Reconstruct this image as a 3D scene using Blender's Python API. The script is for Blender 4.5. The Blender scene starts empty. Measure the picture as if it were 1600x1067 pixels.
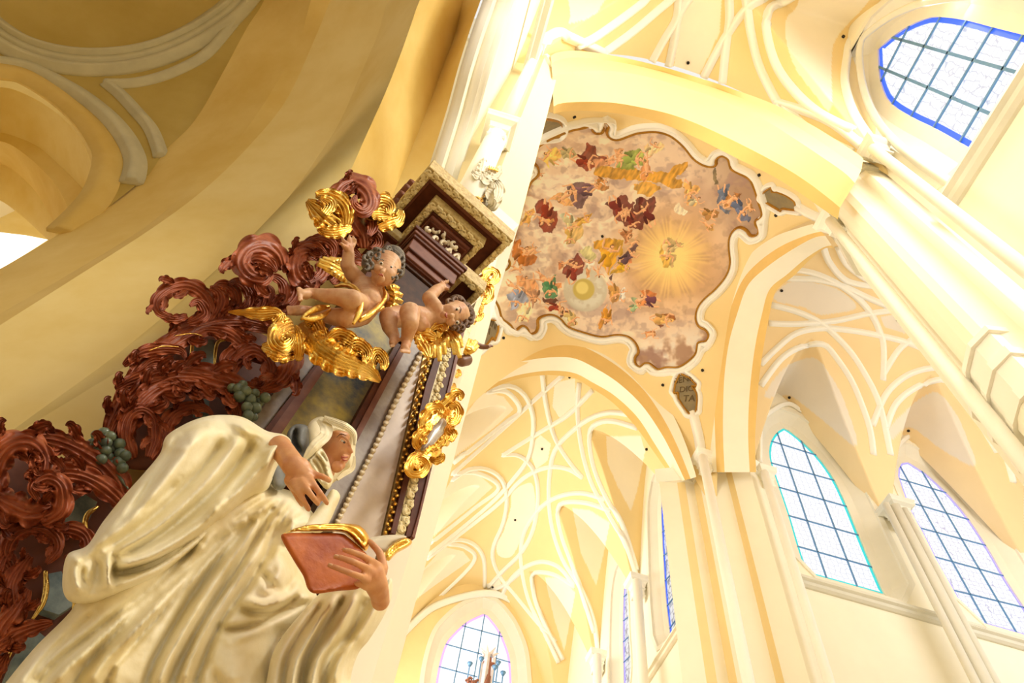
import bpy, bmesh, math, random
import numpy as np
from mathutils import Vector, Matrix
from mathutils.geometry import tessellate_polygon, delaunay_2d_cdt
random.seed(7); rng = np.random.default_rng(7)
S = bpy.context.scene; COL = S.collection
# ---------------------------------------------------------------- camera
F_PX = 1099.79
R = np.array([[0.95808, 0.28175, 0.05195], [-0.26795, 0.81699, 0.51062], [0.10142, -0.50313, 0.85824]])
u_, s_, v_ = np.linalg.svd(R); R = u_ @ v_
EYE = np.array([0., 0., 1.6])            # the photographer's eye, floor at z = 0
cam = bpy.data.cameras.new('camera'); cam.sensor_width = 36; cam.lens = 36 * F_PX / 1600; cam.clip_start = .05; cam.clip_end = 300
co = bpy.data.objects.new('camera', cam); COL.objects.link(co); S.camera = co
M3 = Matrix([[R[i][0], -R[i][1], -R[i][2]] for i in range(3)])
co.matrix_world = Matrix.Translation(EYE) @ M3.to_4x4()
# ---------------------------------------------------------------- light
w = bpy.data.worlds.new('world'); S.world = w; w.use_nodes = True
w.node_tree.nodes['Background'].inputs[0].default_value = (1.0, .965, .90, 1)
w.node_tree.nodes['Background'].inputs[1].default_value = .52
def area(name, loc, tgt, sx, sy, power, col):
    l = bpy.data.lights.new(name, 'AREA'); l.shape = 'RECTANGLE'; l.size = sx; l.size_y = sy; l.energy = power; l.color = col
    o = bpy.data.objects.new(name, l); COL.objects.link(o); o.location = loc
    o.rotation_euler = (Vector(tgt) - Vector(loc)).to_track_quat('-Z', 'Y').to_euler(); return o
H = 18.0
# nave window daylight, then unseen lamps added to brighten left side, arms and crossing
area('daylight_nave_window', (.45*H, -.12*H, 1.6+1.0*H), (.05*H, .15*H, 1.6+.75*H), 3, 5, 240, (.97, .98, 1))
area('nave_key_light', (.44*H, -.30*H, 1.6+.9*H), (-.08*H, .12*H, 1.6+.2*H), 4, 6, 1420, (1, .97, .90))  # key light added out of view for contrast on the statue
area('far_arm_fill', (-.025*H, 1.2*H, 1.6+.95*H), (.3*H, 1.2*H, 1.6+1.0*H), 9, 4, 520, (1, .98, .95))  # added lamp, kept hidden behind the altar
area('right_arm_fill', (.9*H, .22*H, 1.6+.85*H), (.85*H, .7*H, 1.6+1.0*H), 8, 5, 240, (1, .98, .95))  # added lamp with its back to the camera
area('left_arm_fill', (-.34*H, .48*H, 1.6+.70*H), (.22*H, .45*H, 1.6+1.25*H), 5, 7, 430, (1, .98, .95))  # lamp added behind the pier to brighten the fresco vault
S.view_settings.view_transform = 'Standard'; S.view_settings.look = 'None'; S.view_settings.gamma = 1; S.view_settings.use_curve_mapping = False
S.view_settings.exposure = .86
S.cycles.max_bounces = 8; S.cycles.diffuse_bounces = 5; S.cycles.use_denoising = True
# ---------------------------------------------------------------- picking helpers
def C(ox, oy, s, pts): return [(ox + s*x, oy + s*y) for x, y in pts]
def ray(x, y):
    d = R @ np.array([x-800, y-533.5, F_PX]); return d/np.linalg.norm(d)
def rays(P):
    P = np.asarray(P, float); d = np.stack([P[:, 0]-800, P[:, 1]-533.5, np.full(len(P), F_PX)], 1) @ R.T
    return d/np.linalg.norm(d, axis=1)[:, None]
def proj(P):
    q = (np.asarray(P) - EYE) @ R
    return np.stack([800+F_PX*q[:, 0]/q[:, 2], 533.5+F_PX*q[:, 1]/q[:, 2]], 1)
def on(axis, val, P):
    """points of the axis plane (value in units of H, seen from the eye) under the traced points"""
    d = rays(P); t = val*H/d[:, axis]; return d*t[:, None] + EYE
def onplane(n, dd, P):
    n = np.asarray(n, float); d = rays(P); return d*(dd/(d@n))[:, None] + EYE
AV = np.array([.894, .447, 0]); BV = np.array([-.447, .894, 0])       # the altar's own right and back directions
def A(P, d):
    """a point of the altar lying d metres back from the eye along the altar's depth"""
    P = np.atleast_2d(np.asarray(P, float)); r = rays(P); d = np.broadcast_to(np.asarray(d, float), (len(P),))
    return r*(d/(r@BV))[:, None] + EYE
def A1(x, y, d): return A([(x, y)], d)[0]
def smooth(P, n=None, closed=False):
    P = np.asarray(P, float); k = len(P)
    if k < 3 and n is None: return P
    idx = (lambda i: P[i % k]) if closed else (lambda i: P[min(max(i, 0), k-1)])
    out = []
    for i in range(k if closed else k-1):
        a, b, c, d = idx(i-1), idx(i), idx(i+1), idx(i+2)
        for t in np.linspace(0, 1, 9)[:-1]:
            out.append(.5*((2*b)+(-a+c)*t+(2*a-5*b+4*c-d)*t*t+(-a+3*b-3*c+d)*t**3))
    if not closed: out.append(P[-1])
    out = np.array(out)
    return resample(out, n, closed) if n else out
def resample(P, n, closed=False):
    Q = np.vstack([P, P[:1]]) if closed else np.asarray(P, float)
    L = np.r_[0, np.cumsum(np.linalg.norm(np.diff(Q, axis=0), axis=1))]
    t = np.linspace(0, L[-1], n, endpoint=not closed)
    return np.stack([np.interp(t, L, Q[:, j]) for j in range(Q.shape[1])], 1)
# ---------------------------------------------------------------- materials
def lin(c):
    c = np.asarray(c, float)/255; return np.where(c <= .04045, c/12.92, ((c+.055)/1.055)**2.4)
MATS = {}
def mat(name, rgb=(200, 200, 200), rough=.7, metal=0, var=.1, scale=4, bump=.0, rgb2=None, attr=False, bscale=None, coords='Object', spec=.5, coat=0):
    if name in MATS: return MATS[name]
    m = bpy.data.materials.new(name); m.use_nodes = True; nt = m.node_tree; b = nt.nodes['Principled BSDF']
    b.inputs['Roughness'].default_value = rough; b.inputs['Metallic'].default_value = metal; b.inputs['Specular IOR Level'].default_value = spec
    if coat: b.inputs['Coat Weight'].default_value = coat; b.inputs['Coat Roughness'].default_value = .3
    tc = nt.nodes.new('ShaderNodeTexCoord')
    n = nt.nodes.new('ShaderNodeTexNoise'); n.inputs['Scale'].default_value = scale; n.inputs['Detail'].default_value = 6; n.inputs['Roughness'].default_value = .6
    nt.links.new(tc.outputs[coords], n.inputs['Vector'])
    mix = nt.nodes.new('ShaderNodeMix'); mix.data_type = 'RGBA'
    c = lin(rgb)
    if attr:
        a = nt.nodes.new('ShaderNodeAttribute'); a.attribute_name = 'paint'
        mul = nt.nodes.new('ShaderNodeMix'); mul.data_type = 'RGBA'; mul.blend_type = 'MULTIPLY'; mul.inputs[0].default_value = 1
        mix.inputs[6].default_value = (*[1-var]*3, 1); mix.inputs[7].default_value = (1, 1, 1, 1)
        nt.links.new(a.outputs['Color'], mul.inputs[6]); nt.links.new(mix.outputs[2], mul.inputs[7]); out = mul.outputs[2]
    else:
        c2 = lin(rgb2) if rgb2 is not None else c*(1-var)
        c1 = c if rgb2 is not None else np.minimum(c*(1+var*.4), 1)
        mix.inputs[6].default_value = (*c1, 1); mix.inputs[7].default_value = (*c2, 1); out = mix.outputs[2]
    r = nt.nodes.new('ShaderNodeMapRange'); r.inputs[1].default_value = .35; r.inputs[2].default_value = .65
    nt.links.new(n.outputs['Fac'], r.inputs[0]); nt.links.new(r.outputs[0], mix.inputs[0])
    nt.links.new(out, b.inputs['Base Color'])
    if bump:
        n2 = nt.nodes.new('ShaderNodeTexNoise'); n2.inputs['Scale'].default_value = bscale or scale*3; n2.inputs['Detail'].default_value = 4
        nt.links.new(tc.outputs[coords], n2.inputs['Vector'])
        bp = nt.nodes.new('ShaderNodeBump'); bp.inputs['Strength'].default_value = bump; bp.inputs['Distance'].default_value = .02
        nt.links.new(n2.outputs['Fac'], bp.inputs['Height']); nt.links.new(bp.outputs[0], b.inputs['Normal'])
    MATS[name] = m; return m
YEL = (247, 222, 162); YEL2 = (238, 202, 126); CRM = (253, 245, 222); WHT = (254, 251, 240)
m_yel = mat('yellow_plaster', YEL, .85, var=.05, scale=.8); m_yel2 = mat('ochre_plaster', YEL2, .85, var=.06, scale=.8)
m_crm = mat('cream_plaster', CRM, .85, var=.03, scale=.8); m_wht = mat('white_stucco', WHT, .8, var=.02, scale=1)
m_paint = mat('painted_vault', rough=.85, var=.03, scale=1, attr=True)
m_fresco = mat('fresco_paint', rough=.8, var=.12, scale=3, attr=True)
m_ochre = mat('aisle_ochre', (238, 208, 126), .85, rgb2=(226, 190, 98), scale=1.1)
m_ochre2 = mat('aisle_ochre_pale', (246, 222, 150), .85, rgb2=(236, 206, 122), scale=1.1)
m_astuc = mat('aisle_stucco', (214, 205, 165), .85, var=.1, scale=3)
# ---------------------------------------------------------------- objects
def link(name, me, m=None, parent=None, sm=True):
    o = bpy.data.objects.new(name, me); COL.objects.link(o)
    if m is not None and not me.materials:
        for x in (m if isinstance(m, (list, tuple)) else [m]): me.materials.append(x)
    if parent is not None: o.parent = parent
    if sm and len(me.polygons): me.polygons.foreach_set('use_smooth', [True]*len(me.polygons))
    return o
def mesh(name, V, Fc, m, parent=None, sm=True, paint=None, mi=None):
    me = bpy.data.meshes.new(name); me.from_pydata([tuple(map(float, v)) for v in V], [], [tuple(map(int, f)) for f in Fc])
    if paint is not None:
        a = me.color_attributes.new('paint', 'FLOAT_COLOR', 'POINT'); c = np.ones((len(V), 4)); c[:, :3] = paint; a.data.foreach_set('color', c.ravel())
    o = link(name, me, m, parent, sm)
    if mi is not None: me.polygons.foreach_set('material_index', mi)
    return o
def tag(o, label=None, cat=None, group=None, kind=None):
    for k, v in (('label', label), ('category', cat), ('group', group), ('kind', kind)):
        if v: o[k] = v
    return o
def struct(o, label=None): return tag(o, label, None, None, 'structure')
def empty(name, loc, label=None, cat=None, group=None, kind=None):
    o = bpy.data.objects.new(name, None); COL.objects.link(o); o.location = tuple(loc); o.empty_display_size = .1
    bpy.context.view_layer.update()
    return tag(o, label, cat, group, kind)
def adopt(o, parent):
    """make o a child of parent, keeping it where it stands"""
    o.parent = parent; o.matrix_parent_inverse = Matrix.Translation(-Vector(parent.location)); return o
def loft(name, rows, m, parent=None, sm=False, closed=False, mi=None, caps=False, thick=0):
    rows = [np.asarray(r) for r in rows]; n = len(rows[0])
    if mi is not None:          # every strip smooth on its own, sharp edges between strips
        V, Fc, me = [], [], []
        for i in range(len(rows)-1):
            b = len(V)*n; V += [rows[i], rows[i+1]]
            for j in range(n-1): Fc.append((b+j, b+j+1, b+n+j+1, b+n+j)); me.append(mi[i])
        return mesh(name, np.vstack(V), Fc, m, parent, True, mi=me)
    V = np.vstack(rows); Fc = []
    for i in range(len(rows)-1):
        for j in range(n-1 if not closed else n):
            k = (j+1) % n; Fc.append((i*n+j, i*n+k, (i+1)*n+k, (i+1)*n+j))
    if caps and closed: Fc += [tuple(range(n))[::-1], tuple((len(rows)-1)*n+j for j in range(n))]
    me = [mi[i] for i in range(len(rows)-1) for j in range(n-1)] if mi is not None else None
    o = mesh(name, V, Fc, m, parent, sm, mi=me)
    if thick: s = o.modifiers.new('s', 'SOLIDIFY'); s.thickness = thick; s.offset = 0
    return o
def sweep(name, P, N, prof, m, parent=None, sm=False, closed=False):
    """sweep a profile [(sideways, outwards)] along P whose outward normals are N"""
    P = np.asarray(P, float); N = np.broadcast_to(np.asarray(N, float), P.shape); n = len(P)
    T = np.roll(P, -1, 0)-np.roll(P, 1, 0) if closed else np.gradient(P, axis=0)
    T /= np.linalg.norm(T, axis=1)[:, None]+1e-9
    X = np.cross(T, N); X /= np.linalg.norm(X, axis=1)[:, None]+1e-9; Nn = np.cross(X, T)
    k = len(prof); V = np.concatenate([[P[i]+X[i]*a+Nn[i]*b for a, b in prof] for i in range(n)]); Fc = []
    for i in range(n if closed else n-1):
        for j in range(k):
            q = (j+1) % k; i2 = (i+1) % n; Fc.append((i*k+j, i*k+q, i2*k+q, i2*k+j))
    if not closed: Fc += [tuple(range(k))[::-1], tuple((n-1)*k+j for j in range(k))]
    return mesh(name, V, Fc, m, parent, sm)
def tube(name, P, rad, m, parent=None, k=8, sm=True, closed=False, flat=None):
    P = np.asarray(P, float); n = len(P); rad = np.broadcast_to(np.asarray(rad, float), (n,))
    T = np.roll(P, -1, 0)-np.roll(P, 1, 0) if closed else np.gradient(P, axis=0)
    T /= np.linalg.norm(T, axis=1)[:, None]+1e-9
    up = np.array([0.31, .52, .79]) if flat is None else np.asarray(flat, float)
    X = np.cross(T, up); X /= np.linalg.norm(X, axis=1)[:, None]+1e-9; Y = np.cross(X, T)
    a = np.arange(k)*2*math.pi/k
    V = np.concatenate([P[i]+rad[i]*(np.outer(np.cos(a), X[i])+np.outer(np.sin(a), Y[i])) for i in range(n)]); Fc = []
    for i in range(n if closed else n-1):
        for j in range(k):
            q = (j+1) % k; i2 = (i+1) % n; Fc.append((i*k+j, i2*k+j, i2*k+q, i*k+q))
    if not closed: Fc += [tuple(range(k)), tuple((n-1)*k+j for j in range(k))[::-1]]
    return mesh(name, V, Fc, m, parent, sm)
def boxv(c, ax, ay, az):
    c = np.asarray(c, float); ax, ay, az = map(lambda q: np.asarray(q, float), (ax, ay, az))
    V = [c+i*ax+j*ay+k*az for i in (-.5, .5) for j in (-.5, .5) for k in (-.5, .5)]
    Fc = [(0, 1, 3, 2), (4, 6, 7, 5), (0, 4, 5, 1), (2, 3, 7, 6), (0, 2, 6, 4), (1, 5, 7, 3)]; return V, Fc
def box(name, c, ax, ay, az, m, parent=None):
    V, Fc = boxv(c, ax, ay, az); return mesh(name, V, Fc, m, parent, False)
def bar(name, a, b, n, w_, h, m, parent=None):
    a = np.asarray(a); b = np.asarray(b); t = b-a; s = np.cross(t/np.linalg.norm(t), n); s /= np.linalg.norm(s)
    return box(name, (a+b)/2, t, s*w_, np.asarray(n)*h, m, parent)
def prism(name, V3, ext, m, parent=None, sm=False):
    """polygon extruded by the vector ext"""
    V3 = np.asarray(V3); n = len(V3); tr = tessellate_polygon([[Vector(v) for v in V3]])
    V = np.vstack([V3, V3+np.asarray(ext)]); Fc = [tuple(t) for t in tr]+[tuple(n+i for i in t[::-1]) for t in tr]+[(i, (i+1) % n, n+(i+1) % n, n+i) for i in range(n)]
    o = mesh(name, V, Fc, m, parent, sm); bm = bmesh.new(); bm.from_mesh(o.data); bmesh.ops.recalc_face_normals(bm, faces=bm.faces); bm.to_mesh(o.data); bm.free(); return o
def inside(px, poly):
    poly = np.asarray(poly, float); x, y = px[:, 0], px[:, 1]; r = np.zeros(len(px), bool)
    lo, hi = poly.min(0), poly.max(0); c = (x >= lo[0]) & (x <= hi[0]) & (y >= lo[1]) & (y <= hi[1]); I = np.where(c)[0]; x, y = x[I], y[I]; q = np.zeros(len(I), bool)
    for i in range(len(poly)):
        x1, y1 = poly[i-1]; x2, y2 = poly[i]
        if y1 == y2: continue
        q ^= ((y1 > y) != (y2 > y)) & (x < (x2-x1)*(y-y1)/(y2-y1)+x1)
    r[I] = q; return r
def segdist(px, line):
    line = np.asarray(line, float); best = np.full(len(px), 1e9)
    for a, b in zip(line[:-1], line[1:]):
        ab = b-a; t = np.clip(((px-a)@ab)/(ab@ab+1e-9), 0, 1); best = np.minimum(best, np.linalg.norm(px-a-t[:, None]*ab, axis=1))
    return best
# ---------------------------------------------------------------- vault surfaces (x, y in H from the eye -> z in H above the eye)
def mainv(x, xc=.215, hw=.24, top=1.335, drop=.39, p=2.3): return top - drop*np.abs((x-xc)/hw)**p
def lun(s, c, half, top, drop=.30): return top - drop*(np.abs(s-c)/half)**1.5
def f_nave(x, y):
    z = mainv(x)
    for c in (.02, -.25): z = np.maximum(z, lun(y, c, .135, 1.335, .38)-.06*(.455-x))
    return z
def f_far(x, y):
    z = mainv(x)
    for c in (.935, 1.18, 1.43): z = np.maximum(z, lun(y, c, .125, 1.30, .34)-.06*(.455-x)); z = np.maximum(z, lun(y, c, .125, 1.28, .32)-.1*(x+.02))
    return z
def f_cross(x, y):
    u = (x-.225)/.225; v = (y-.455)/.255; return 1.355 - .10*u*u - .09*v*v - .21*u*u*v*v
def f_arm(x, y):
    z = mainv(y, .46, .26, 1.335, .39)
    for c in (.655, .92, 1.18): z = np.maximum(z, lun(x, c, .13, 1.30, .34)-.06*(.71-y))
    return z
def hit(f, P, t0=.2, t1=2.6):
    d = rays(P); lo = np.full(len(d), t0); found = np.zeros(len(d), bool); hi = lo.copy()
    g = lambda t: d[:, 2]*t - f(d[:, 0]*t, d[:, 1]*t)
    for t in np.arange(t0, t1, .01):
        tt = np.full(len(d), t); new = (~found) & (g(tt) > 0); hi[new] = t; lo[new] = t-.01; found |= new
    for _ in range(14):
        mid = (lo+hi)/2; up = g(mid) > 0; hi = np.where(up, mid, hi); lo = np.where(up, lo, mid)
    return d*hi[:, None]*H+EYE, found
def nrm(f, P, e=.004):
    q = (P-EYE)/H; x, y = q[:, 0], q[:, 1]
    n = np.stack([(f(x+e, y)-f(x-e, y))/(2*e), (f(x, y+e)-f(x, y-e))/(2*e), -np.ones(len(x))], 1); return n/np.linalg.norm(n, axis=1)[:, None]
def vault(name, f, x0, x1, y0, y1, nx, ny, base, paints, label, m=None, painter=None):
    X, Y = np.meshgrid(np.linspace(x0, x1, nx), np.linspace(y0, y1, ny), indexing='ij'); X, Y = X.ravel(), Y.ravel()
    P = np.stack([X, Y, f(X, Y)], 1)*H+EYE; px = proj(P)
    i, j = np.meshgrid(np.arange(nx-1), np.arange(ny-1), indexing='ij'); a = (i*ny+j).ravel(); Fc = np.stack([a, a+ny, a+ny+1, a+1], 1)
    col = np.tile(lin(base), (len(P), 1))
    for poly, c in paints: col[inside(px, smooth(poly, closed=True) if len(poly) > 8 else poly)] = lin(c)
    if painter: col = painter(px, col)
    return struct(mesh(name, P, Fc, m or m_paint, None, True, col), label)
RIB = lambda w_, h: [(-w_, -h*.3), (-w_, h*.35), (-w_*.55, h*.45), (-w_*.4, h), (w_*.4, h), (w_*.55, h*.45), (w_, h*.35), (w_, -h*.3)]
def rib(f, pts, w_, h, parent, m=None, n=40, name='rib'):
    P, ok = hit(f, smooth(pts, n)); P = P[ok]
    if len(P) < 4: return
    return sweep(name, P, nrm(f, P), RIB(w_, h), m or m_wht, parent, True)
# ================================================================ floor and vaults
struct(mesh('floor', [(-30, -25, 0), (35, -25, 0), (35, 45, 0), (-30, 45, 0)], [(0, 1, 2, 3)], mat('stone_floor', (205, 185, 150), .6, var=.2, scale=2), None, False), 'pale stone church floor below the picture')
WP = (253, 243, 220)
c3 = lambda l: C(800, 0, .3327, l)
c4 = lambda l: C(1070, 0, .3327, l)
cA = lambda l: C(1070, 355, .3327, l)
cF = lambda l: C(600, 570, .4658, l)
c5 = lambda l: C(1070, 640, .4003, l)
nave = vault('ceiling_nave', f_nave, -.06, .47, -.6, .16, 300, 460, YEL, [
    (c3([(265, 112), (275, 60), (262, -10), (450, -20), (400, 60), (340, 95)]), WP),
    (c3([(840, -20), (985, -20), (975, 150), (935, 240), (878, 355), (760, 320), (790, 80)]), WP),
    (c4([(585, -40), (880, -40), (720, 168), (690, 280), (685, 518), (600, 430), (520, 320), (480, 210), (475, 95), (520, 40)]), WP)],
    'yellow and white nave vault with curved white ribs above the near arch')
for l in ([(150, 190), (215, 160), (300, 190), (440, 255)], [(300, 215), (360, 190), (450, 130), (560, 50), (620, 0), (660, -60)], [(430, 245), (560, 150), (680, 50), (740, 0), (790, -60)],
          [(790, -60), (780, 0), (768, 90), (710, 190), (655, 290)], [(870, -60), (825, 0), (778, 80), (762, 180), (735, 312)], [(1015, -60), (1020, 0), (1022, 100), (1008, 200), (990, 395)],
          [(1240, -60), (1170, 0), (1100, 45), (1010, 165), (955, 260), (900, 365)], [(1090, -60), (1105, 30), (1125, 160), (1160, 300), (1215, 420), (1270, 515)],
          [(1380, -60), (1290, 0), (1205, 50), (1200, 160), (1245, 310), (1330, 430), (1440, 530), (1600, 615)]):
    rib(f_nave, c3(l), .13, .15, nave)
for l in ([(1030, -40), (980, 0), (860, 110), (780, 190), (760, 270), (750, 400), (790, 540), (870, 665)], [(430, 480), (560, 520), (700, 580), (840, 690)], [(470, 500), (560, 590), (650, 650), (790, 720)]):
    rib(f_nave, c4(l), .12, .15, nave)
GW = (236, 226, 210)
far = vault('ceiling_far_arm', f_far, -.03, .465, .76, 1.62, 300, 480, YEL, [
    (cF([(525, 235), (560, 265), (550, 320), (510, 350), (495, 310), (500, 260)]), WP),
    (cF([(470, 400), (500, 405), (505, 490), (470, 560), (430, 640), (385, 640), (378, 600), (400, 560), (425, 480), (430, 430)]), WP),
    (cF([(572, 60), (640, 45), (645, 130), (590, 180), (565, 140)]), WP), (cF([(325, 745), (385, 715), (395, 740), (365, 760)]), WP),
    (cF([(330, 90), (400, 105), (435, 150), (370, 210), (235, 310), (250, 200)]), WP), (cF([(240, 365), (320, 370), (365, 410), (300, 470), (160, 580), (180, 460)]), WP),
    (cF([(200, 610), (265, 625), (290, 655), (170, 740), (90, 800), (120, 700)]), WP),
    (cF([(745, 240), (860, 238), (876, 290), (850, 420), (828, 490), (785, 410), (750, 330)]), WP), (cF([(632, 480), (690, 487), (758, 530), (735, 640), (712, 742), (660, 630)]), WP),
    (cF([(540, 712), (600, 715), (642, 765), (620, 880), (605, 960), (570, 850)]), WP)], 'far arm vault in yellow plaster with a net of thin white ribs')
for l in ([(530, 30), (543, 130), (572, 240), (620, 320), (668, 378)], [(655, 60), (650, 160), (665, 280), (700, 400), (755, 500), (810, 600), (850, 720)], [(600, 35), (500, 120), (400, 210), (225, 365)],
          [(355, 82), (420, 70), (470, 100), (497, 160), (500, 230), (485, 310), (440, 375), (350, 470), (140, 640)], [(345, 90), (410, 90), (455, 150), (400, 195), (230, 330)],
          [(700, 85), (620, 165), (535, 218), (395, 302)], [(840, 170), (760, 160), (690, 180), (620, 232), (572, 290), (555, 380), (556, 480), (572, 570), (605, 660), (655, 740), (700, 850), (718, 965)],
          [(850, 212), (760, 188), (702, 205), (690, 245), (705, 340), (745, 440), (800, 540), (848, 690)], [(395, 302), (450, 303), (495, 340), (515, 400), (515, 480), (498, 560), (460, 630), (400, 690), (350, 745)],
          [(665, 378), (620, 350), (560, 342), (500, 360), (450, 395), (395, 455), (300, 530), (140, 650)], [(225, 385), (280, 350), (345, 350), (395, 385), (412, 450), (400, 530), (370, 600), (365, 650), (390, 710), (440, 770), (505, 850), (575, 930)],
          [(740, 450), (665, 430), (590, 440), (530, 475), (480, 540), (460, 610), (464, 690), (488, 790), (530, 880), (585, 1000)], [(760, 490), (680, 463), (605, 462), (583, 490), (600, 580), (640, 690), (705, 900)],
          [(150, 640), (220, 590), (290, 595), (333, 645), (338, 745)], [(640, 740), (590, 680), (530, 660), (470, 680), (425, 720), (395, 775)], [(640, 745), (570, 703), (505, 698), (498, 740), (530, 850), (600, 990)],
          [(465, 690), (400, 740), (330, 762), (160, 805)], [(215, 600), (275, 612), (300, 660), (170, 790)], [(235, 365), (310, 362), (385, 410), (300, 480), (150, 600)]):
    rib(f_far, cF(l), .10, .12, far)
arm = vault('ceiling_right_arm', f_arm, .50, 1.40, .14, .72, 460, 280, (244, 218, 168), [
    (cA([(435, 300), (520, 252), (680, 278), (760, 320), (805, 380), (700, 405), (625, 410), (560, 378), (430, 345)]), GW),
    (cA([(375, 790), (430, 700), (500, 640), (610, 615), (680, 690), (750, 820), (806, 1026), (640, 900), (500, 795), (430, 800)]), GW),
    (cA([(955, 950), (1050, 850), (1120, 795), (1190, 778), (1270, 870), (1330, 1000), (1360, 1120), (1200, 1040), (1060, 940), (970, 1000)]), GW),
    (cA([(918, 420), (1000, 408), (1055, 490), (1030, 500), (940, 470)]), GW)], 'right arm vault with grey white fields and crossing white ribs')
for l in ([(500, 195), (600, 213), (700, 255), (800, 322), (870, 400), (910, 480), (932, 560), (930, 720)], [(480, 240), (620, 245), (740, 275), (860, 330), (990, 385)], [(650, 85), (680, 165), (760, 250), (900, 278)],
          [(720, 90), (760, 170), (840, 235), (900, 260)], [(405, 365), (520, 395), (620, 440), (690, 495), (780, 590), (850, 700), (900, 800), (930, 900), (965, 1070)], [(395, 452), (520, 455), (700, 440), (860, 405), (990, 388)],
          [(355, 645), (430, 570), (520, 500), (640, 475), (780, 485), (920, 510), (1040, 540), (1150, 585)], [(355, 745), (450, 620), (550, 560), (645, 550), (700, 600), (780, 720), (835, 850), (870, 960), (885, 1070)],
          [(930, 690), (1000, 580), (1060, 530), (1100, 505)], [(880, 930), (940, 790), (1020, 710), (1110, 670), (1220, 655)], [(940, 950), (990, 830), (1080, 755), (1180, 718), (1240, 730), (1330, 830), (1400, 950), (1465, 1060)],
          [(1255, 670), (1370, 760), (1440, 900), (1500, 1060), (1540, 1200)]):
    rib(f_arm, cA(l), .11, .13, arm)
# ---------------------------------------------------------------- the crossing vault with its fresco
cZ = lambda l: C(750, 170, .403, l)
FR = cZ([(215, 150), (250, 122), (300, 98), (350, 78), (400, 68), (425, 62), (440, 88), (465, 90), (478, 78), (470, 62), (476, 48), (490, 50), (497, 66), (490, 84), (500, 108), (530, 116), (565, 105), (600, 92), (640, 86), (690, 86), (740, 102), (790, 142),
  (830, 190), (870, 216), (905, 222), (918, 212), (918, 196), (930, 184), (948, 181), (966, 192), (972, 212), (980, 232), (1010, 248), (1050, 270), (1070, 310), (1085, 360), (1098, 400), (1090, 422), (1072, 430), (1074, 450), (1086, 466), (1076, 488), (1052, 490), (1036, 470), (1010, 458), (985, 472), (970, 500),
  (968, 540), (972, 600), (955, 650), (915, 700), (870, 740), (845, 775), (838, 815), (850, 845), (875, 858), (888, 880), (878, 902), (848, 908), (842, 930), (836, 955), (805, 985), (770, 1004), (725, 1004), (690, 1012), (660, 990), (640, 988), (622, 1002), (604, 990), (602, 965), (615, 945), (605, 912), (575, 885), (530, 878), (470, 885),
  (400, 868), (340, 846), (310, 815), (280, 800), (245, 803), (222, 818), (222, 845), (212, 868), (190, 872), (178, 850), (160, 842), (132, 860), (110, 835), (80, 812), (68, 770), (50, 735), (50, 705), (70, 680), (62, 640), (100, 622), (112, 600), (100, 560), (130, 500), (150, 400), (190, 290), (215, 262), (226, 240), (215, 215), (190, 200)])
def vnoise(p, seed, sc):
    r = np.random.default_rng(seed); g = r.random((64, 64)); q = p/sc; i = np.floor(q).astype(int); f = q-i; f = f*f*(3-2*f)
    G = lambda a, b: g[(i[:, 0]+a) % 64, (i[:, 1]+b) % 64]
    return (G(0, 0)*(1-f[:, 0])+G(1, 0)*f[:, 0])*(1-f[:, 1])+(G(0, 1)*(1-f[:, 0])+G(1, 1)*f[:, 0])*f[:, 1]
def fb(p, seed, sc, o=4): return sum(vnoise(p, seed+k, sc/2**k)*.5**k for k in range(o))/(2-.5**(o-1))
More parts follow.
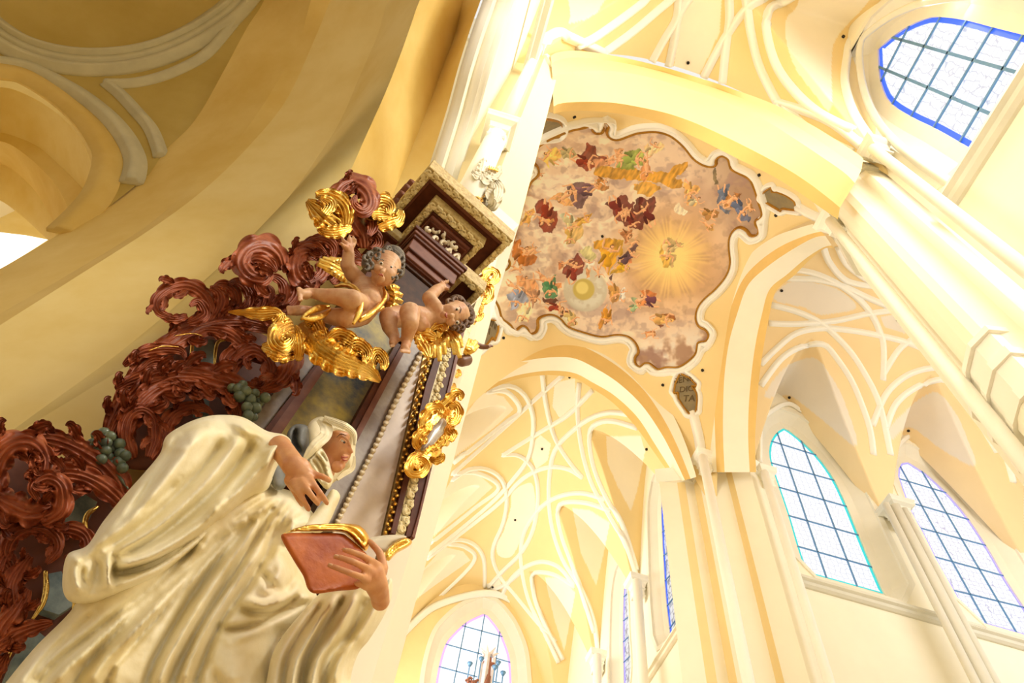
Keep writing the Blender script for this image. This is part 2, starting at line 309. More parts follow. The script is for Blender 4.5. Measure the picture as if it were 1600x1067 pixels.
FIG = [  # painted patches of the fresco, crop coordinates, colour
 ([(440, 258), (452, 222), (600, 230), (640, 240), (700, 245), (735, 240), (770, 205), (808, 215), (800, 240), (755, 268), (790, 290), (770, 310), (730, 308), (680, 285), (640, 278), (520, 275)], (190, 140, 40)),
 ([(600, 300), (640, 280), (700, 300), (660, 340), (610, 335)], (205, 155, 60)),
 ([(380, 180), (405, 165), (412, 140), (448, 136), (455, 175), (505, 200), (500, 222), (450, 220), (430, 235), (400, 235), (378, 225), (390, 205)], (130, 50, 22)),
 ([(470, 195), (520, 185), (525, 205), (480, 225), (450, 235), (440, 200)], (205, 150, 110)),
 ([(528, 155), (550, 160), (545, 190), (560, 210), (530, 215)], (190, 140, 95)), ([(550, 195), (580, 165), (620, 158), (640, 190), (660, 205), (640, 215), (600, 215), (590, 240), (560, 240), (530, 225)], (135, 150, 70)),
 ([(600, 170), (630, 170), (635, 200), (600, 210)], (165, 170, 90)), ([(630, 205), (655, 205), (655, 260), (635, 285), (630, 250)], (190, 130, 80)), ([(640, 150), (655, 130), (670, 165), (700, 125), (712, 150), (690, 175), (650, 185)], (225, 195, 140)),
 ([(240, 170), (290, 150), (330, 165), (310, 190), (270, 200), (265, 230), (248, 200)], (222, 180, 90)), ([(310, 160), (360, 155), (385, 185), (350, 195), (320, 190)], (165, 155, 110)),
 ([(330, 300), (380, 285), (440, 285), (450, 315), (420, 340), (400, 385), (370, 385), (350, 340), (335, 325)], (105, 78, 82)), ([(265, 350), (310, 320), (350, 345), (365, 370), (330, 380), (290, 355)], (205, 155, 95)),
 ([(390, 300), (430, 295), (430, 330), (400, 350)], (140, 110, 110)), ([(450, 280), (500, 300), (480, 320), (440, 310)], (175, 120, 60)),
 ([(205, 370), (240, 350), (262, 360), (275, 385), (300, 400), (302, 430), (285, 475), (245, 478), (228, 440), (240, 415), (215, 400)], (125, 46, 22)), ([(215, 420), (270, 425), (280, 445), (240, 440)], (215, 155, 90)),
 ([(175, 400), (200, 380), (210, 400), (185, 440), (160, 450)], (215, 160, 80)), ([(305, 410), (350, 405), (365, 430), (330, 435)], (205, 210, 180)), ([(335, 430), (385, 430), (400, 480), (370, 520), (335, 520), (345, 470)], (195, 165, 100)), ([(370, 420), (420, 410), (440, 395), (420, 435), (390, 445)], (205, 155, 60)),
 ([(483, 370), (520, 350), (560, 335), (575, 350), (590, 370), (610, 400), (620, 350), (670, 345), (688, 365), (670, 410), (640, 440), (630, 465), (600, 465), (570, 460), (540, 440), (520, 420), (515, 385)], (108, 42, 34)),
 ([(600, 355), (640, 350), (620, 400), (600, 400)], (95, 35, 28)), ([(560, 400), (600, 395), (610, 425), (580, 440)], (160, 85, 60)), ([(640, 420), (665, 415), (665, 440), (640, 445)], (165, 120, 60)),
 ([(550, 390), (575, 385), (580, 410), (560, 420)], (205, 160, 120)),
 ([(440, 520), (500, 495), (525, 510), (545, 550), (530, 590), (510, 610), (490, 640), (470, 600), (465, 560)], (205, 150, 30)), ([(520, 500), (550, 510), (560, 550), (545, 570)], (190, 145, 40)), ([(545, 480), (590, 470), (592, 495), (560, 520)], (160, 105, 65)),
 ([(560, 560), (600, 525), (620, 525), (590, 560), (580, 600), (550, 610), (535, 590)], (92, 66, 72)), ([(495, 640), (520, 615), (580, 612), (570, 630), (520, 635)], (205, 160, 40)), ([(495, 650), (520, 640), (510, 670)], (100, 60, 60)), ([(565, 590), (590, 585), (595, 605), (570, 610)], (190, 120, 75)),
 ([(125, 560), (130, 520), (150, 505), (160, 540), (200, 545), (220, 575), (210, 600), (180, 612), (150, 600), (130, 580)], (175, 105, 35)), ([(180, 530), (215, 535), (225, 560), (200, 560)], (220, 170, 110)),
 ([(145, 650), (170, 640), (180, 665), (215, 665), (225, 690), (190, 700), (165, 690), (140, 680)], (212, 150, 100)), ([(225, 615), (245, 650), (280, 670), (310, 670), (310, 690), (270, 700), (240, 670)], (205, 140, 85)),
 ([(240, 680), (265, 665), (300, 640), (290, 680), (298, 720), (280, 732), (250, 725)], (70, 125, 85)), ([(235, 735), (290, 730), (300, 745), (270, 755), (245, 750)], (95, 45, 25)),
 ([(105, 720), (130, 705), (170, 710), (185, 745), (160, 760), (140, 775), (120, 780)], (140, 150, 175)), ([(150, 690), (200, 700), (235, 695), (215, 750), (205, 780), (195, 740)], (165, 120, 90)), ([(155, 760), (190, 750), (205, 790), (190, 830), (150, 830), (140, 790)], (232, 215, 165)),
 ([(325, 640), (340, 600), (375, 556), (400, 590), (402, 635), (380, 650), (350, 658)], (128, 52, 38)), ([(300, 600), (325, 600), (330, 620), (310, 625)], (190, 120, 70)), ([(375, 545), (440, 535), (445, 570), (420, 585), (400, 570)], (190, 185, 130)), ([(405, 590), (440, 585), (440, 605), (410, 610)], (245, 235, 210)),
 ([(405, 615), (425, 615), (425, 655), (410, 660)], (215, 150, 90)), ([(245, 770), (300, 755), (340, 785), (330, 800), (290, 780)], (225, 180, 130)), ([(310, 775), (345, 780), (350, 800), (320, 808)], (95, 48, 26)), ([(340, 795), (370, 790), (375, 830), (350, 850)], (200, 170, 110)),
 ([(500, 690), (540, 690), (555, 720), (520, 760), (500, 730)], (190, 140, 75)), ([(545, 700), (560, 690), (560, 730), (545, 745)], (225, 220, 210)), ([(580, 780), (610, 750), (650, 745), (640, 765), (600, 775), (585, 790)], (210, 135, 75)), ([(620, 700), (660, 705), (690, 715), (670, 750), (640, 755)], (190, 115, 60)), ([(585, 740), (610, 735), (605, 765)], (150, 170, 130)), ([(635, 760), (665, 755), (660, 775)], (105, 60, 75)),
 ([(470, 790), (515, 785), (510, 820), (480, 830), (465, 860), (455, 850)], (190, 130, 40)), ([(670, 815), (710, 795), (755, 805), (750, 830), (700, 840)], (205, 160, 90)), ([(690, 800), (750, 795), (755, 815), (720, 805)], (130, 75, 35)), ([(640, 870), (680, 860), (680, 880), (645, 885)], (190, 120, 60)), ([(685, 835), (720, 840), (705, 852)], (120, 65, 40)),
 ([(780, 300), (820, 305), (850, 295), (845, 325), (815, 335), (840, 360), (835, 380), (805, 375), (800, 345)], (215, 165, 95)), ([(755, 375), (775, 368), (800, 405), (785, 418), (758, 405)], (232, 220, 190)), ([(865, 395), (900, 385), (930, 400), (915, 425), (880, 430)], (160, 115, 60)), ([(865, 440), (900, 450), (905, 475), (880, 460)], (190, 145, 80)),
 ([(925, 310), (965, 290), (970, 320), (940, 330), (930, 370), (945, 385), (975, 395), (970, 405), (930, 395), (920, 350)], (95, 105, 125)), ([(980, 350), (1010, 350), (1015, 385), (1050, 425), (1045, 437), (1015, 430), (1000, 400)], (88, 98, 125)), ([(955, 330), (985, 345), (980, 385), (950, 380)], (170, 115, 55)), ([(985, 320), (1015, 330), (1010, 345), (985, 340)], (160, 105, 50)), ([(1035, 365), (1060, 370), (1055, 400), (1035, 400)], (165, 120, 60)), ([(905, 240), (918, 230), (920, 290), (908, 290)], (130, 115, 85)),
 ([(700, 550), (715, 520), (740, 500), (735, 560), (740, 620), (715, 615), (700, 580)], (205, 165, 75)), ([(722, 500), (785, 520), (755, 550), (725, 550)], (190, 165, 115)), ([(735, 560), (760, 570), (745, 620), (735, 600)], (165, 140, 95))]
FIGS = [(268, 185, -2.6, 20, (236, 200, 110)), (345, 172, .3, 17, (176, 164, 120)), (415, 205, .2, 24, (138, 52, 28)), (500, 195, 2.9, 15, None), (545, 185, -1.4, 17, None), (600, 195, .1, 24, (150, 168, 84)), (645, 235, 1.5, 20, None), (672, 150, -1, 19, (236, 208, 158)),
 (380, 320, 2.9, 30, (118, 86, 96)), (320, 345, 2.4, 19, None), (440, 300, -.4, 17, (146, 112, 118)), (250, 420, 1.9, 27, (136, 50, 26)), (190, 415, -1.2, 17, (224, 172, 92)), (350, 450, 1.2, 20, (196, 186, 140)), (345, 500, 1.4, 17, (204, 168, 90)), (400, 430, -.6, 17, (216, 170, 80)),
 (540, 395, 1.0, 26, (118, 46, 36)), (640, 400, -2.2, 25, (104, 38, 30)), (590, 440, .9, 20, (112, 44, 34)), (565, 400, -1.3, 15, None), (500, 560, -1.2, 28, (212, 158, 36)), (570, 490, .5, 15, (168, 112, 70)), (580, 570, -.7, 22, (98, 70, 78)), (560, 615, .2, 16, (214, 168, 44)),
 (170, 560, -1.1, 24, (186, 112, 40)), (205, 545, -.5, 17, None), (185, 675, -1.8, 22, None), (265, 665, .4, 22, None), (268, 700, 1.4, 19, (76, 136, 92)), (140, 740, 1.7, 21, (150, 160, 186)), (215, 730, 1.6, 18, (176, 132, 100)), (170, 800, 1.8, 20, (238, 222, 176)),
 (365, 620, -1.3, 24, (140, 56, 40)), (420, 600, -1.5, 14, (240, 230, 204)), (300, 770, .1, 19, (150, 60, 40)), (355, 815, .9, 19, (210, 184, 120)), (520, 715, 1.2, 19, (204, 152, 80)), (555, 715, -1.5, 13, (232, 226, 214)), (645, 735, -2.7, 22, (112, 66, 80)), (605, 765, -.5, 15, (160, 184, 140)),
 (490, 810, 1.7, 20, (204, 142, 46)), (715, 818, .1, 22, (210, 164, 96)), (665, 875, -.2, 14, None), (812, 320, 1.3, 20, (226, 178, 104)), (835, 355, -.5, 16, (196, 186, 150)), (895, 405, .2, 18, (172, 128, 68)), (885, 450, .7, 14, None), (945, 350, 1.4, 22, (104, 116, 140)), (1010, 390, .9, 24, (94, 106, 136)), (975, 350, -1.0, 18, None), (1045, 385, 1.3, 14, None),
 (725, 560, 1.6, 20, (222, 196, 140)), (760, 530, -.6, 16, (200, 176, 126)), (230, 250, .8, 13, None), (150, 620, 0, 14, None), (460, 640, 1.2, 13, None), (600, 520, -.4, 14, None), (330, 600, 2.8, 13, None), (480, 280, .3, 14, (180, 126, 66)), (130, 690, .6, 14, None)]
def fresco(px, col):
    q = (px-np.array([750, 170]))/.403; ins = inside(px, FR)
    n1 = fb(q, 3, 170); n2 = fb(q, 11, 60); n3 = fb(q, 23, 22, 3)
    base = lin((224, 200, 174))[None]*np.ones((len(q), 1))
    def mix(a, b, t): return a*(1-t[:, None])+np.asarray(b)*t[:, None]
    sm = lambda x, a, b: np.clip((x-a)/(b-a), 0, 1)**2*(3-2*np.clip((x-a)/(b-a), 0, 1))
    base = mix(base, lin((190, 158, 134)), sm(n1, .45, .7)*.8); base = mix(base, lin((240, 224, 200)), sm(n2, .46, .66)*sm(700-q[:, 0]+200*n1, 150, 550)*.9)
    base = mix(base, lin((164, 138, 126)), sm(n3, .5, .75)*.5)
    base = mix(base, lin((146, 116, 88)), sm(q[:, 0]-.3*q[:, 1], 720, 960)*.65)
    low = sm(q[:, 1]+q[:, 0]*.25, 1020, 1120); base = mix(base, lin((222, 214, 200)), low*sm(n2, .45, .6)); base = mix(base, lin((150, 112, 88)), low*sm(n2, .55, .4)*.8)
    low2 = sm(820-q[:, 0]+0*n1, 560, 760)*sm(q[:, 1], 600, 760); base = mix(base, lin((224, 204, 170)), low2*.6)
    sw = fb(np.stack([q[:, 0]+60*n1, q[:, 1]*1.9-90*n2], 1), 61, 80, 4); base = mix(base, lin((250, 234, 206)), sm(sw, .56, .72)*sm(900-q[:, 0], 100, 420)*.8); base = mix(base, lin((150, 120, 118)), sm(.5-sw, .05, .2)*.45)
    d = np.hypot(q[:, 0]-738, (q[:, 1]-578)); ang = np.arctan2(q[:, 1]-578, q[:, 0]-738)
    rays_ = .5+.28*np.sin(ang*37+3*np.sin(ang*11)); glow = np.clip(1-d/(120+70*rays_), 0, 1)
    base = mix(base, lin((214, 166, 92)), np.clip(1-d/260, 0, 1)**.7*.85); base = mix(base, lin((246, 216, 138)), np.clip(glow*1.5, 0, 1))
    d2 = np.hypot((q[:, 0]-408)/1.0, (q[:, 1]-703)/.98); base = mix(base, lin((196, 192, 172)), sm(-d2, -90, -80)*(.85)); base = mix(base, lin((214, 212, 196)), sm(-d2, -84, -60)*sm(n3, .4, .6))
    d3 = np.hypot(q[:, 0]-402, q[:, 1]-700); base = mix(base, lin((196, 178, 96)), sm(-d3, -46, -38)); base = mix(base, lin((226, 212, 130)), sm(-np.hypot(q[:, 0]-396, q[:, 1]-694), -28, -20))
    jit = np.stack([fb(q, 41, 26, 3)-.5, fb(q, 51, 26, 3)-.5], 1)*26; jj = q+jit
    st = fb(np.stack([q[:, 0]*.8+q[:, 1]*.5, q[:, 1]*.25-q[:, 0]*.2], 1), 71, 9, 2)
    for poly, c in FIG:
        m_ = inside(jj, np.array(poly, float)); L = lin(c)[None]*(0.35+1.5*st[m_, None]); base[m_] = L*.92+base[m_]*.08
    # drapery shading: a light upper-left rim and a dark lower-right one inside every patch
    def cap(x0, y0, x1, y1, r0, c):
        lo_x, hi_x, lo_y, hi_y = min(x0, x1)-r0*2, max(x0, x1)+r0*2, min(y0, y1)-r0*2, max(y0, y1)+r0*2
        I = np.where((jj[:, 0] > lo_x) & (jj[:, 0] < hi_x) & (jj[:, 1] > lo_y) & (jj[:, 1] < hi_y))[0]
        if not len(I): return
        p = q[I]*.6+jj[I]*.4; ab = np.array([x1-x0, y1-y0], float); t = np.clip(((p-[x0, y0])@ab)/(ab@ab+1e-6), 0, 1); dv = p-[x0, y0]-t[:, None]*ab; dd = np.linalg.norm(dv, axis=1)
        m_ = dd < r0*(1-.35*t); sh = 1.0-.45*np.clip((dv[:, 0]*.6+dv[:, 1]*.8)/r0, -.5, 1); base[I[m_]] = (lin(c)*sh[:, None])[m_]
    FL, HA = (232, 178, 132), (128, 82, 48)
    def fig(x, y, a, s_, dr=None, seed=0):
        r = np.random.default_rng(int(x*7+y)); ux, uy = math.cos(a), math.sin(a); vx, vy = -uy, ux
        P = lambda u, v: (x+s_*(ux*u+vx*v), y+s_*(uy*u+vy*v))
        for sd in (-1, 1):
            k1, k2 = r.uniform(.2, .9), r.uniform(-.3, .8); cap(*P(-.9, sd*.25), *P(-1.6, sd*(.3+k1*.5)), s_*.26, (214, 158, 112)); cap(*P(-1.6, sd*(.3+k1*.5)), *P(-2.5, sd*k2), s_*.19, FL)
        cap(*P(-.8, 0), *P(.5, 0), s_*.42, FL)
        if dr is not None:
            cap(*P(-1.3, .3), *P(-.2, -.1), s_*.55, dr); cap(*P(-.6, -.5), *P(-1.6, -.8), s_*.3, tuple(int(z*.75) for z in dr)); cap(*P(-.3, .3), *P(.5, .6), s_*.2, tuple(min(255, int(z*1.15)) for z in dr))
        for sd in (-1, 1):
            k1, k2 = r.uniform(-.4, .8), r.uniform(.2, 1.2); cap(*P(.4, sd*.4), *P(.5+k1*.6, sd*1.1), s_*.19, (220, 164, 118)); cap(*P(.5+k1*.6, sd*1.1), *P(.6+k2, sd*(1.3-k1*.4)), s_*.14, FL)
        cap(*P(.95, 0), *P(1.15, .05), s_*.30, HA); cap(*P(.95, .08), *P(1.02, .12), s_*.24, FL)
    for f in FIGS: fig(*f)
    base = np.clip(base*1.18, 0, .95)
    col = col.copy(); col[ins] = base[ins]; return col
crossing = vault('ceiling_crossing', f_cross, -.01, .46, .19, .73, 640, 660, (248, 222, 162), [], 'crossing vault carrying the large ceiling fresco in a curved frame', painter=fresco)
def ring(pts, off, w_, h, m, name, parent, f=f_cross, n=None, closed=True):
    P, ok = hit(f, np.asarray(pts)); N = nrm(f, P)
    if off:
        T = np.roll(P, -1, 0)-np.roll(P, 1, 0); T /= np.linalg.norm(T, axis=1)[:, None]; X = np.cross(T, N); P = P+X*off
        P = P.copy(); 
        for _ in range(2): P = (np.roll(P, 1, 0)+2*P+np.roll(P, -1, 0))/4
    return sweep(name, P, N, RIB(w_, h), m, parent, True, closed)
frs = resample(smooth(FR, closed=True), 420, True)
m_gil = mat('dull_gilding', (178, 128, 40), .45, .5, var=.2, scale=8)
cen = np.mean(frs, 0)
ff = ring(frs, 0, .045, .10, m_gil, 'gilt_edge', crossing)
sgn = 1 if (np.linalg.norm(proj(np.array(ff.data.vertices[0].co)[None])[0]-cen) > 0) else -1
def outset(P, d):
    """offset a closed outline in the picture's own measure, smoothed so its lobes stay round"""
    P = np.asarray(P, float); T = np.roll(P, -1, 0)-np.roll(P, 1, 0); N = np.stack([T[:, 1], -T[:, 0]], 1); N /= np.linalg.norm(N, axis=1)[:, None]+1e-9
    a = .5*np.sum(P[:, 0]*np.roll(P[:, 1], -1)-P[:, 1]*np.roll(P[:, 0], -1)); Q = P+N*d*(1 if a > 0 else -1)
    ds = np.array([segdist(q[None], np.vstack([P, P[:1]]))[0] for q in Q]); Q = Q[ds > abs(d)*.93]
    return resample(smooth(Q[::3], closed=True), 360, True)
ring(outset(frs, 5.5), 0, .13, .12, m_wht, 'white_border', crossing)
ring(outset(frs, 10.5), 0, .05, .17, m_wht, 'white_border', crossing)
# cartouches with their letters
m_cart = mat('cartouche_grey', (150, 134, 96), .8, rgb2=(128, 116, 90), scale=3); m_ink = mat('painted_letter', (96, 76, 44), .8)
def plate(f, pts, m, name, parent, lift=.03):
    P, ok = hit(f, np.asarray(pts)); N = nrm(f, P); return prism(name, P+N*lift, N.mean(0)*-.02, m, parent)
def letters(f, txt, a, b, size, parent, m=None):
    """one line of painted capitals from pixel a towards pixel b, on the surface f"""
    P, _ = hit(f, [a, b]); N = nrm(f, P)[0]; x = P[1]-P[0]; x /= np.linalg.norm(x); y = np.cross(N, x)
    cu = bpy.data.curves.new('letters', 'FONT'); cu.body = txt; cu.size = size; cu.extrude = .004; cu.align_x = 'CENTER'
    t = bpy.data.objects.new('letters', cu); COL.objects.link(t); bpy.context.view_layer.update()
    me = bpy.data.meshes.new_from_object(t.evaluated_get(bpy.context.evaluated_depsgraph_get())); bpy.data.objects.remove(t)
    c = (P[0]+P[1])/2+N*.045; M = Matrix([[x[i], y[i], N[i], c[i]] for i in range(3)]+[[0, 0, 0, 1]]); me.transform(M)
    me.materials.clear(); return link('lettering', me, m or m_ink, parent, False)
cB = lambda l: C(1020, 560, .1031, l)
def cartouche(out, lab, conv):
    ps = conv(out); o = plate(f_cross, ps, m_cart, 'painted_field', crossing)
    q = resample(np.array(ps+[ps[0]]), 90)[:-1]; ring(q, 0, .035, .09, m_gil, 'gilt_edge', crossing)
    w_ = outset(resample(smooth(ps, closed=True), 120, True), 4.2); ring(w_, 0, .08, .11, m_wht, 'white_border', crossing); return o
cartouche([(420, 235), (560, 300), (680, 425), (595, 430), (665, 520), (680, 640), (660, 830), (610, 810), (565, 860), (470, 740), (395, 620), (390, 520), (325, 545), (345, 400)], '', cB)
letters(f_cross, 'BENE', cB([(385, 385)])[0], cB([(560, 350)])[0], .30, crossing)
letters(f_cross, 'DIC', cB([(430, 520)])[0], cB([(600, 500)])[0], .30, crossing)
letters(f_cross, 'TA', cB([(490, 660)])[0], cB([(610, 655)])[0], .34, crossing)
cD = lambda l: C(1180, 270, .075, l)
cartouche([(150, 510), (220, 370), (360, 290), (375, 385), (480, 385), (680, 460), (850, 580), (885, 690), (940, 770), (620, 735), (545, 745), (570, 790), (400, 690), (220, 580)], '', cD)
cE = lambda l: C(700, 440, .15, l)
cartouche([(350, 425), (430, 400), (515, 410), (510, 520), (475, 620), (455, 580), (400, 650), (300, 735), (240, 740), (290, 600), (320, 510), (375, 450)], '', cE)
letters(f_cross, 'IN', cE([(430, 460)])[0], cE([(480, 500)])[0], .34, crossing)
letters(f_cross, 'M', cE([(370, 520)])[0], cE([(430, 560)])[0], .34, crossing)
cartouche([(800, 205), (815, 200), (840, 182), (868, 187), (876, 200), (868, 212), (845, 215), (820, 218)][::1], '', lambda l: [(x+4, y) for x, y in l])
for p in ((1074, 98), (0, 0)):
    pass
# small dark light-bulb holes in the vaults
m_dark = mat('dark_hole', (40, 34, 28), .9)
for f, par, l in ((f_nave, nave, [(1075, 98), (1317, 58)]), (f_cross, crossing, [(897, 182), (1187, 273), (1098, 579), (1036, 602), (786, 528), (1213, 336), (941, 369)]), (f_far, far, [(890, 589), (847, 701), (805, 812), (770, 917), (1011, 702)]),
                  (f_arm, arm, [(1221, 454), (1402, 500), (1234, 621), (1420, 673)])):
    for p in l:
        P, ok = hit(f, [p]); N = nrm(f, P)[0]; tube('lamp_socket', [P[0]-N*.02, P[0]+N*.05], .05, m_dark, par, 8, False)
# ================================================================ arches of the crossing
def band(name, edges, planes, mats, label, n=60, down=False):
    rows = [on(ax, v, smooth(e, n)) for e, (ax, v) in zip(edges, planes)]
    if down and down is not True:
        rows = [np.vstack([np.c_[np.full(6, r[0][0]), np.full(6, r[0][1]), np.linspace(r[0][2]-down, r[0][2], 7)[:-1]], r]) for r in rows]
    elif down:   # carry the left foot of the arch straight down to the floor
        rows = [np.vstack([np.c_[np.full(6, r[0][0]), np.full(6, r[0][1]), np.linspace(0, r[0][2], 7)[:-1]], r]) for r in rows]
    ms = list(dict.fromkeys(mats)); return struct(loft(name, rows, ms, mi=[ms.index(x) for x in mats], sm=False), label)
N1 = c3([(182, 262), (200, 250), (300, 238), (480, 262), (700, 312), (900, 372), (1000, 405), (1230, 490), (1400, 582), (1520, 655), (1620, 720), (1650, 745)])
N2 = c3([(185, 300), (205, 285), (300, 270), (480, 288), (700, 335), (880, 392), (1000, 430), (1200, 515), (1380, 620), (1500, 700), (1600, 770), (1640, 800)])
N3 = c3([(190, 362), (215, 350), (320, 335), (480, 335), (640, 362), (800, 408), (960, 460), (1160, 548), (1340, 660), (1460, 740), (1560, 810), (1610, 860)])
N4 = c3([(195, 500), (230, 485), (330, 478), (470, 482), (610, 505), (750, 538), (890, 590), (1080, 680), (1260, 775), (1380, 850), (1480, 925), (1540, 975)])
N5 = c3([(195, 535), (235, 525), (330, 520), (460, 528), (600, 552), (730, 590), (870, 650), (1060, 745), (1230, 830), (1350, 905), (1450, 975), (1530, 1030)])
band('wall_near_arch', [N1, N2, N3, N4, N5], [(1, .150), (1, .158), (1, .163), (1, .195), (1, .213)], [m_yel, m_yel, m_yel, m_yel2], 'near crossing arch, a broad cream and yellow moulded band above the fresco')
GX = 1
G1 = [(715, 660), (727, 615), (745, 575), (772, 545), (808, 526), (850, 517), (890, 519), (922, 525), (956, 543), (990, 570), (1022, 600), (1050, 645), (1072, 695), (1088, 745)]
G2 = [(706, 675), (722, 635), (742, 595), (766, 570), (796, 553), (830, 541), (868, 537), (905, 540), (938, 555), (975, 580), (1010, 614), (1040, 660), (1062, 705), (1079, 748)]
G3 = [(697, 690), (715, 650), (735, 612), (760, 588), (795, 570), (835, 561), (868, 558), (898, 560), (930, 575), (966, 598), (1002, 632), (1032, 675), (1052, 712), (1070, 750)]
G4 = [(682, 715), (705, 668), (728, 632), (758, 606), (795, 590), (830, 582), (865, 579), (898, 583), (925, 597), (960, 618), (996, 652), (1024, 695), (1045, 728), (1062, 753)]
G5 = [(675, 730), (700, 680), (724, 640), (762, 611), (796, 596), (830, 588), (862, 586), (898, 591), (922, 605), (955, 627), (988, 660), (1016, 698), (1040, 732), (1058, 756)]
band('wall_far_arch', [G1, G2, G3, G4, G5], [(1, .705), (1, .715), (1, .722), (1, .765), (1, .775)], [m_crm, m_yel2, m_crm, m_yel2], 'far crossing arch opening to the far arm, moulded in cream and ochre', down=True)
R1 = cA([(600, -15), (530, 5), (420, 45), (310, 125), (235, 240), (182, 370), (135, 500), (108, 650), (98, 850), (100, 1000), (108, 1150)])
R2 = cA([(640, 20), (570, 38), (450, 90), (345, 165), (270, 250), (215, 380), (170, 530), (148, 690), (140, 850), (143, 1000), (150, 1150)])
R3 = cA([(660, 40), (600, 52), (480, 120), (375, 195), (295, 275), (248, 400), (208, 540), (186, 700), (180, 850), (180, 1000), (187, 1150)])
R4 = cA([(690, 85), (650, 95), (570, 145), (480, 222), (398, 292), (362, 410), (332, 550), (312, 700), (300, 850), (298, 1000), (305, 1150)])
R5 = cA([(700, 100), (660, 98), (590, 150), (515, 225), (428, 300), (398, 410), (372, 550), (350, 700), (338, 850), (330, 1000), (335, 1150)])
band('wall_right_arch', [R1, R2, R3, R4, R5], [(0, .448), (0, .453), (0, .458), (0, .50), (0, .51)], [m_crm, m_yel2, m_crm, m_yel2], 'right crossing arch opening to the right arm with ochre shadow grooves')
# ================================================================ walls and windows
m_frame = mat('window_iron', (104, 150, 196), .5, .3, var=.1)
m_grey = mat('grey_sill_stucco', (226, 222, 206), .8, var=.04, scale=2)
m_reveal = mat('window_reveal', (240, 234, 216), .85, var=.04, scale=1)
def glass(name, tint, e, sc, lead=.35):
    m = bpy.data.materials.new(name); m.use_nodes = True; nt = m.node_tree; b = nt.nodes['Principled BSDF']; b.inputs['Roughness'].default_value = .25
    tc = nt.nodes.new('ShaderNodeTexCoord'); v = nt.nodes.new('ShaderNodeTexVoronoi'); v.feature = 'DISTANCE_TO_EDGE'; v.inputs['Scale'].default_value = sc; nt.links.new(tc.outputs['Object'], v.inputs['Vector'])
    v.inputs['Randomness'].default_value = .45
    r = nt.nodes.new('ShaderNodeMapRange'); r.inputs[1].default_value = .02; r.inputs[2].default_value = .07; r.inputs[3].default_value = lead; r.inputs[4].default_value = 1
    nt.links.new(v.outputs['Distance'], r.inputs[0])
    mx = nt.nodes.new('ShaderNodeMix'); mx.data_type = 'RGBA'; nt.links.new(r.outputs[0], mx.inputs[0])
    mx.inputs[6].default_value = (*(lin(tint)*.55), 1); mx.inputs[7].default_value = (*lin((250, 252, 255)), 1)
    nt.links.new(mx.outputs[2], b.inputs['Emission Color']); b.inputs['Emission Strength'].default_value = e; b.inputs['Base Color'].default_value = (.03, .03, .04, 1); MATS[name] = m; return m
m_glass = glass('leaded_glass', (150, 165, 225), .60, 5.2, .5); m_glassv = glass('violet_leaded_glass', (165, 155, 230), .60, 5, .4); m_glassc = glass('clear_leaded_glass', (190, 200, 230), .8, 1.6, .75); m_glassd = glass('shaded_leaded_glass', (70, 80, 110), .42, 4.5, .3)
def edgeglass(name, rgb, e=.8):
    m = bpy.data.materials.new(name); m.use_nodes = True; b = m.node_tree.nodes['Principled BSDF']; b.inputs['Base Color'].default_value = (*lin(rgb)*.3, 1); b.inputs['Emission Color'].default_value = (*lin(rgb), 1); b.inputs['Emission Strength'].default_value = e; return m
eg_teal = edgeglass('teal_glass', (30, 178, 178)); eg_blue = edgeglass('blue_glass', (38, 88, 225)); eg_vio = edgeglass('violet_glass', (150, 140, 235)); eg_pur = edgeglass('lilac_glass', (196, 150, 225), .9)
def clip(poly, a, b):
    """keep the side of line a-b on which x*... is positive (2D)"""
    out = []; s = lambda p: (b[0]-a[0])*(p[1]-a[1])-(b[1]-a[1])*(p[0]-a[0])
    for i in range(len(poly)):
        p, q = poly[i-1], poly[i]; sp, sq = s(p), s(q)
        if (sp >= 0) != (sq >= 0): t = sp/(sp-sq); out.append((p[0]+t*(q[0]-p[0]), p[1]+t*(q[1]-p[1])))
        if sq >= 0: out.append(q)
    return out
def uv(P, axis):  # wall-plane coordinates
    P = np.asarray(P); return P[:, [1, 2]] if axis == 0 else P[:, [0, 2]]
def xyz(Q, axis, val):
    Q = np.atleast_2d(Q); c = np.full(len(Q), val*H+EYE[axis]); return np.stack([c, Q[:, 0], Q[:, 1]], 1) if axis == 0 else np.stack([Q[:, 0], c, Q[:, 1]], 1)
def off2(P, d, k=None):
    P = np.asarray(P, float); T = np.roll(P, -1, 0)-np.roll(P, 1, 0); N = np.stack([T[:, 1], -T[:, 0]], 1); N /= np.linalg.norm(N, axis=1)[:, None]+1e-9
    a = np.sum(P[:, 0]*np.roll(P[:, 1], -1)-P[:, 1]*np.roll(P[:, 0], -1)); return P+N*d*(1 if a > 0 else -1)
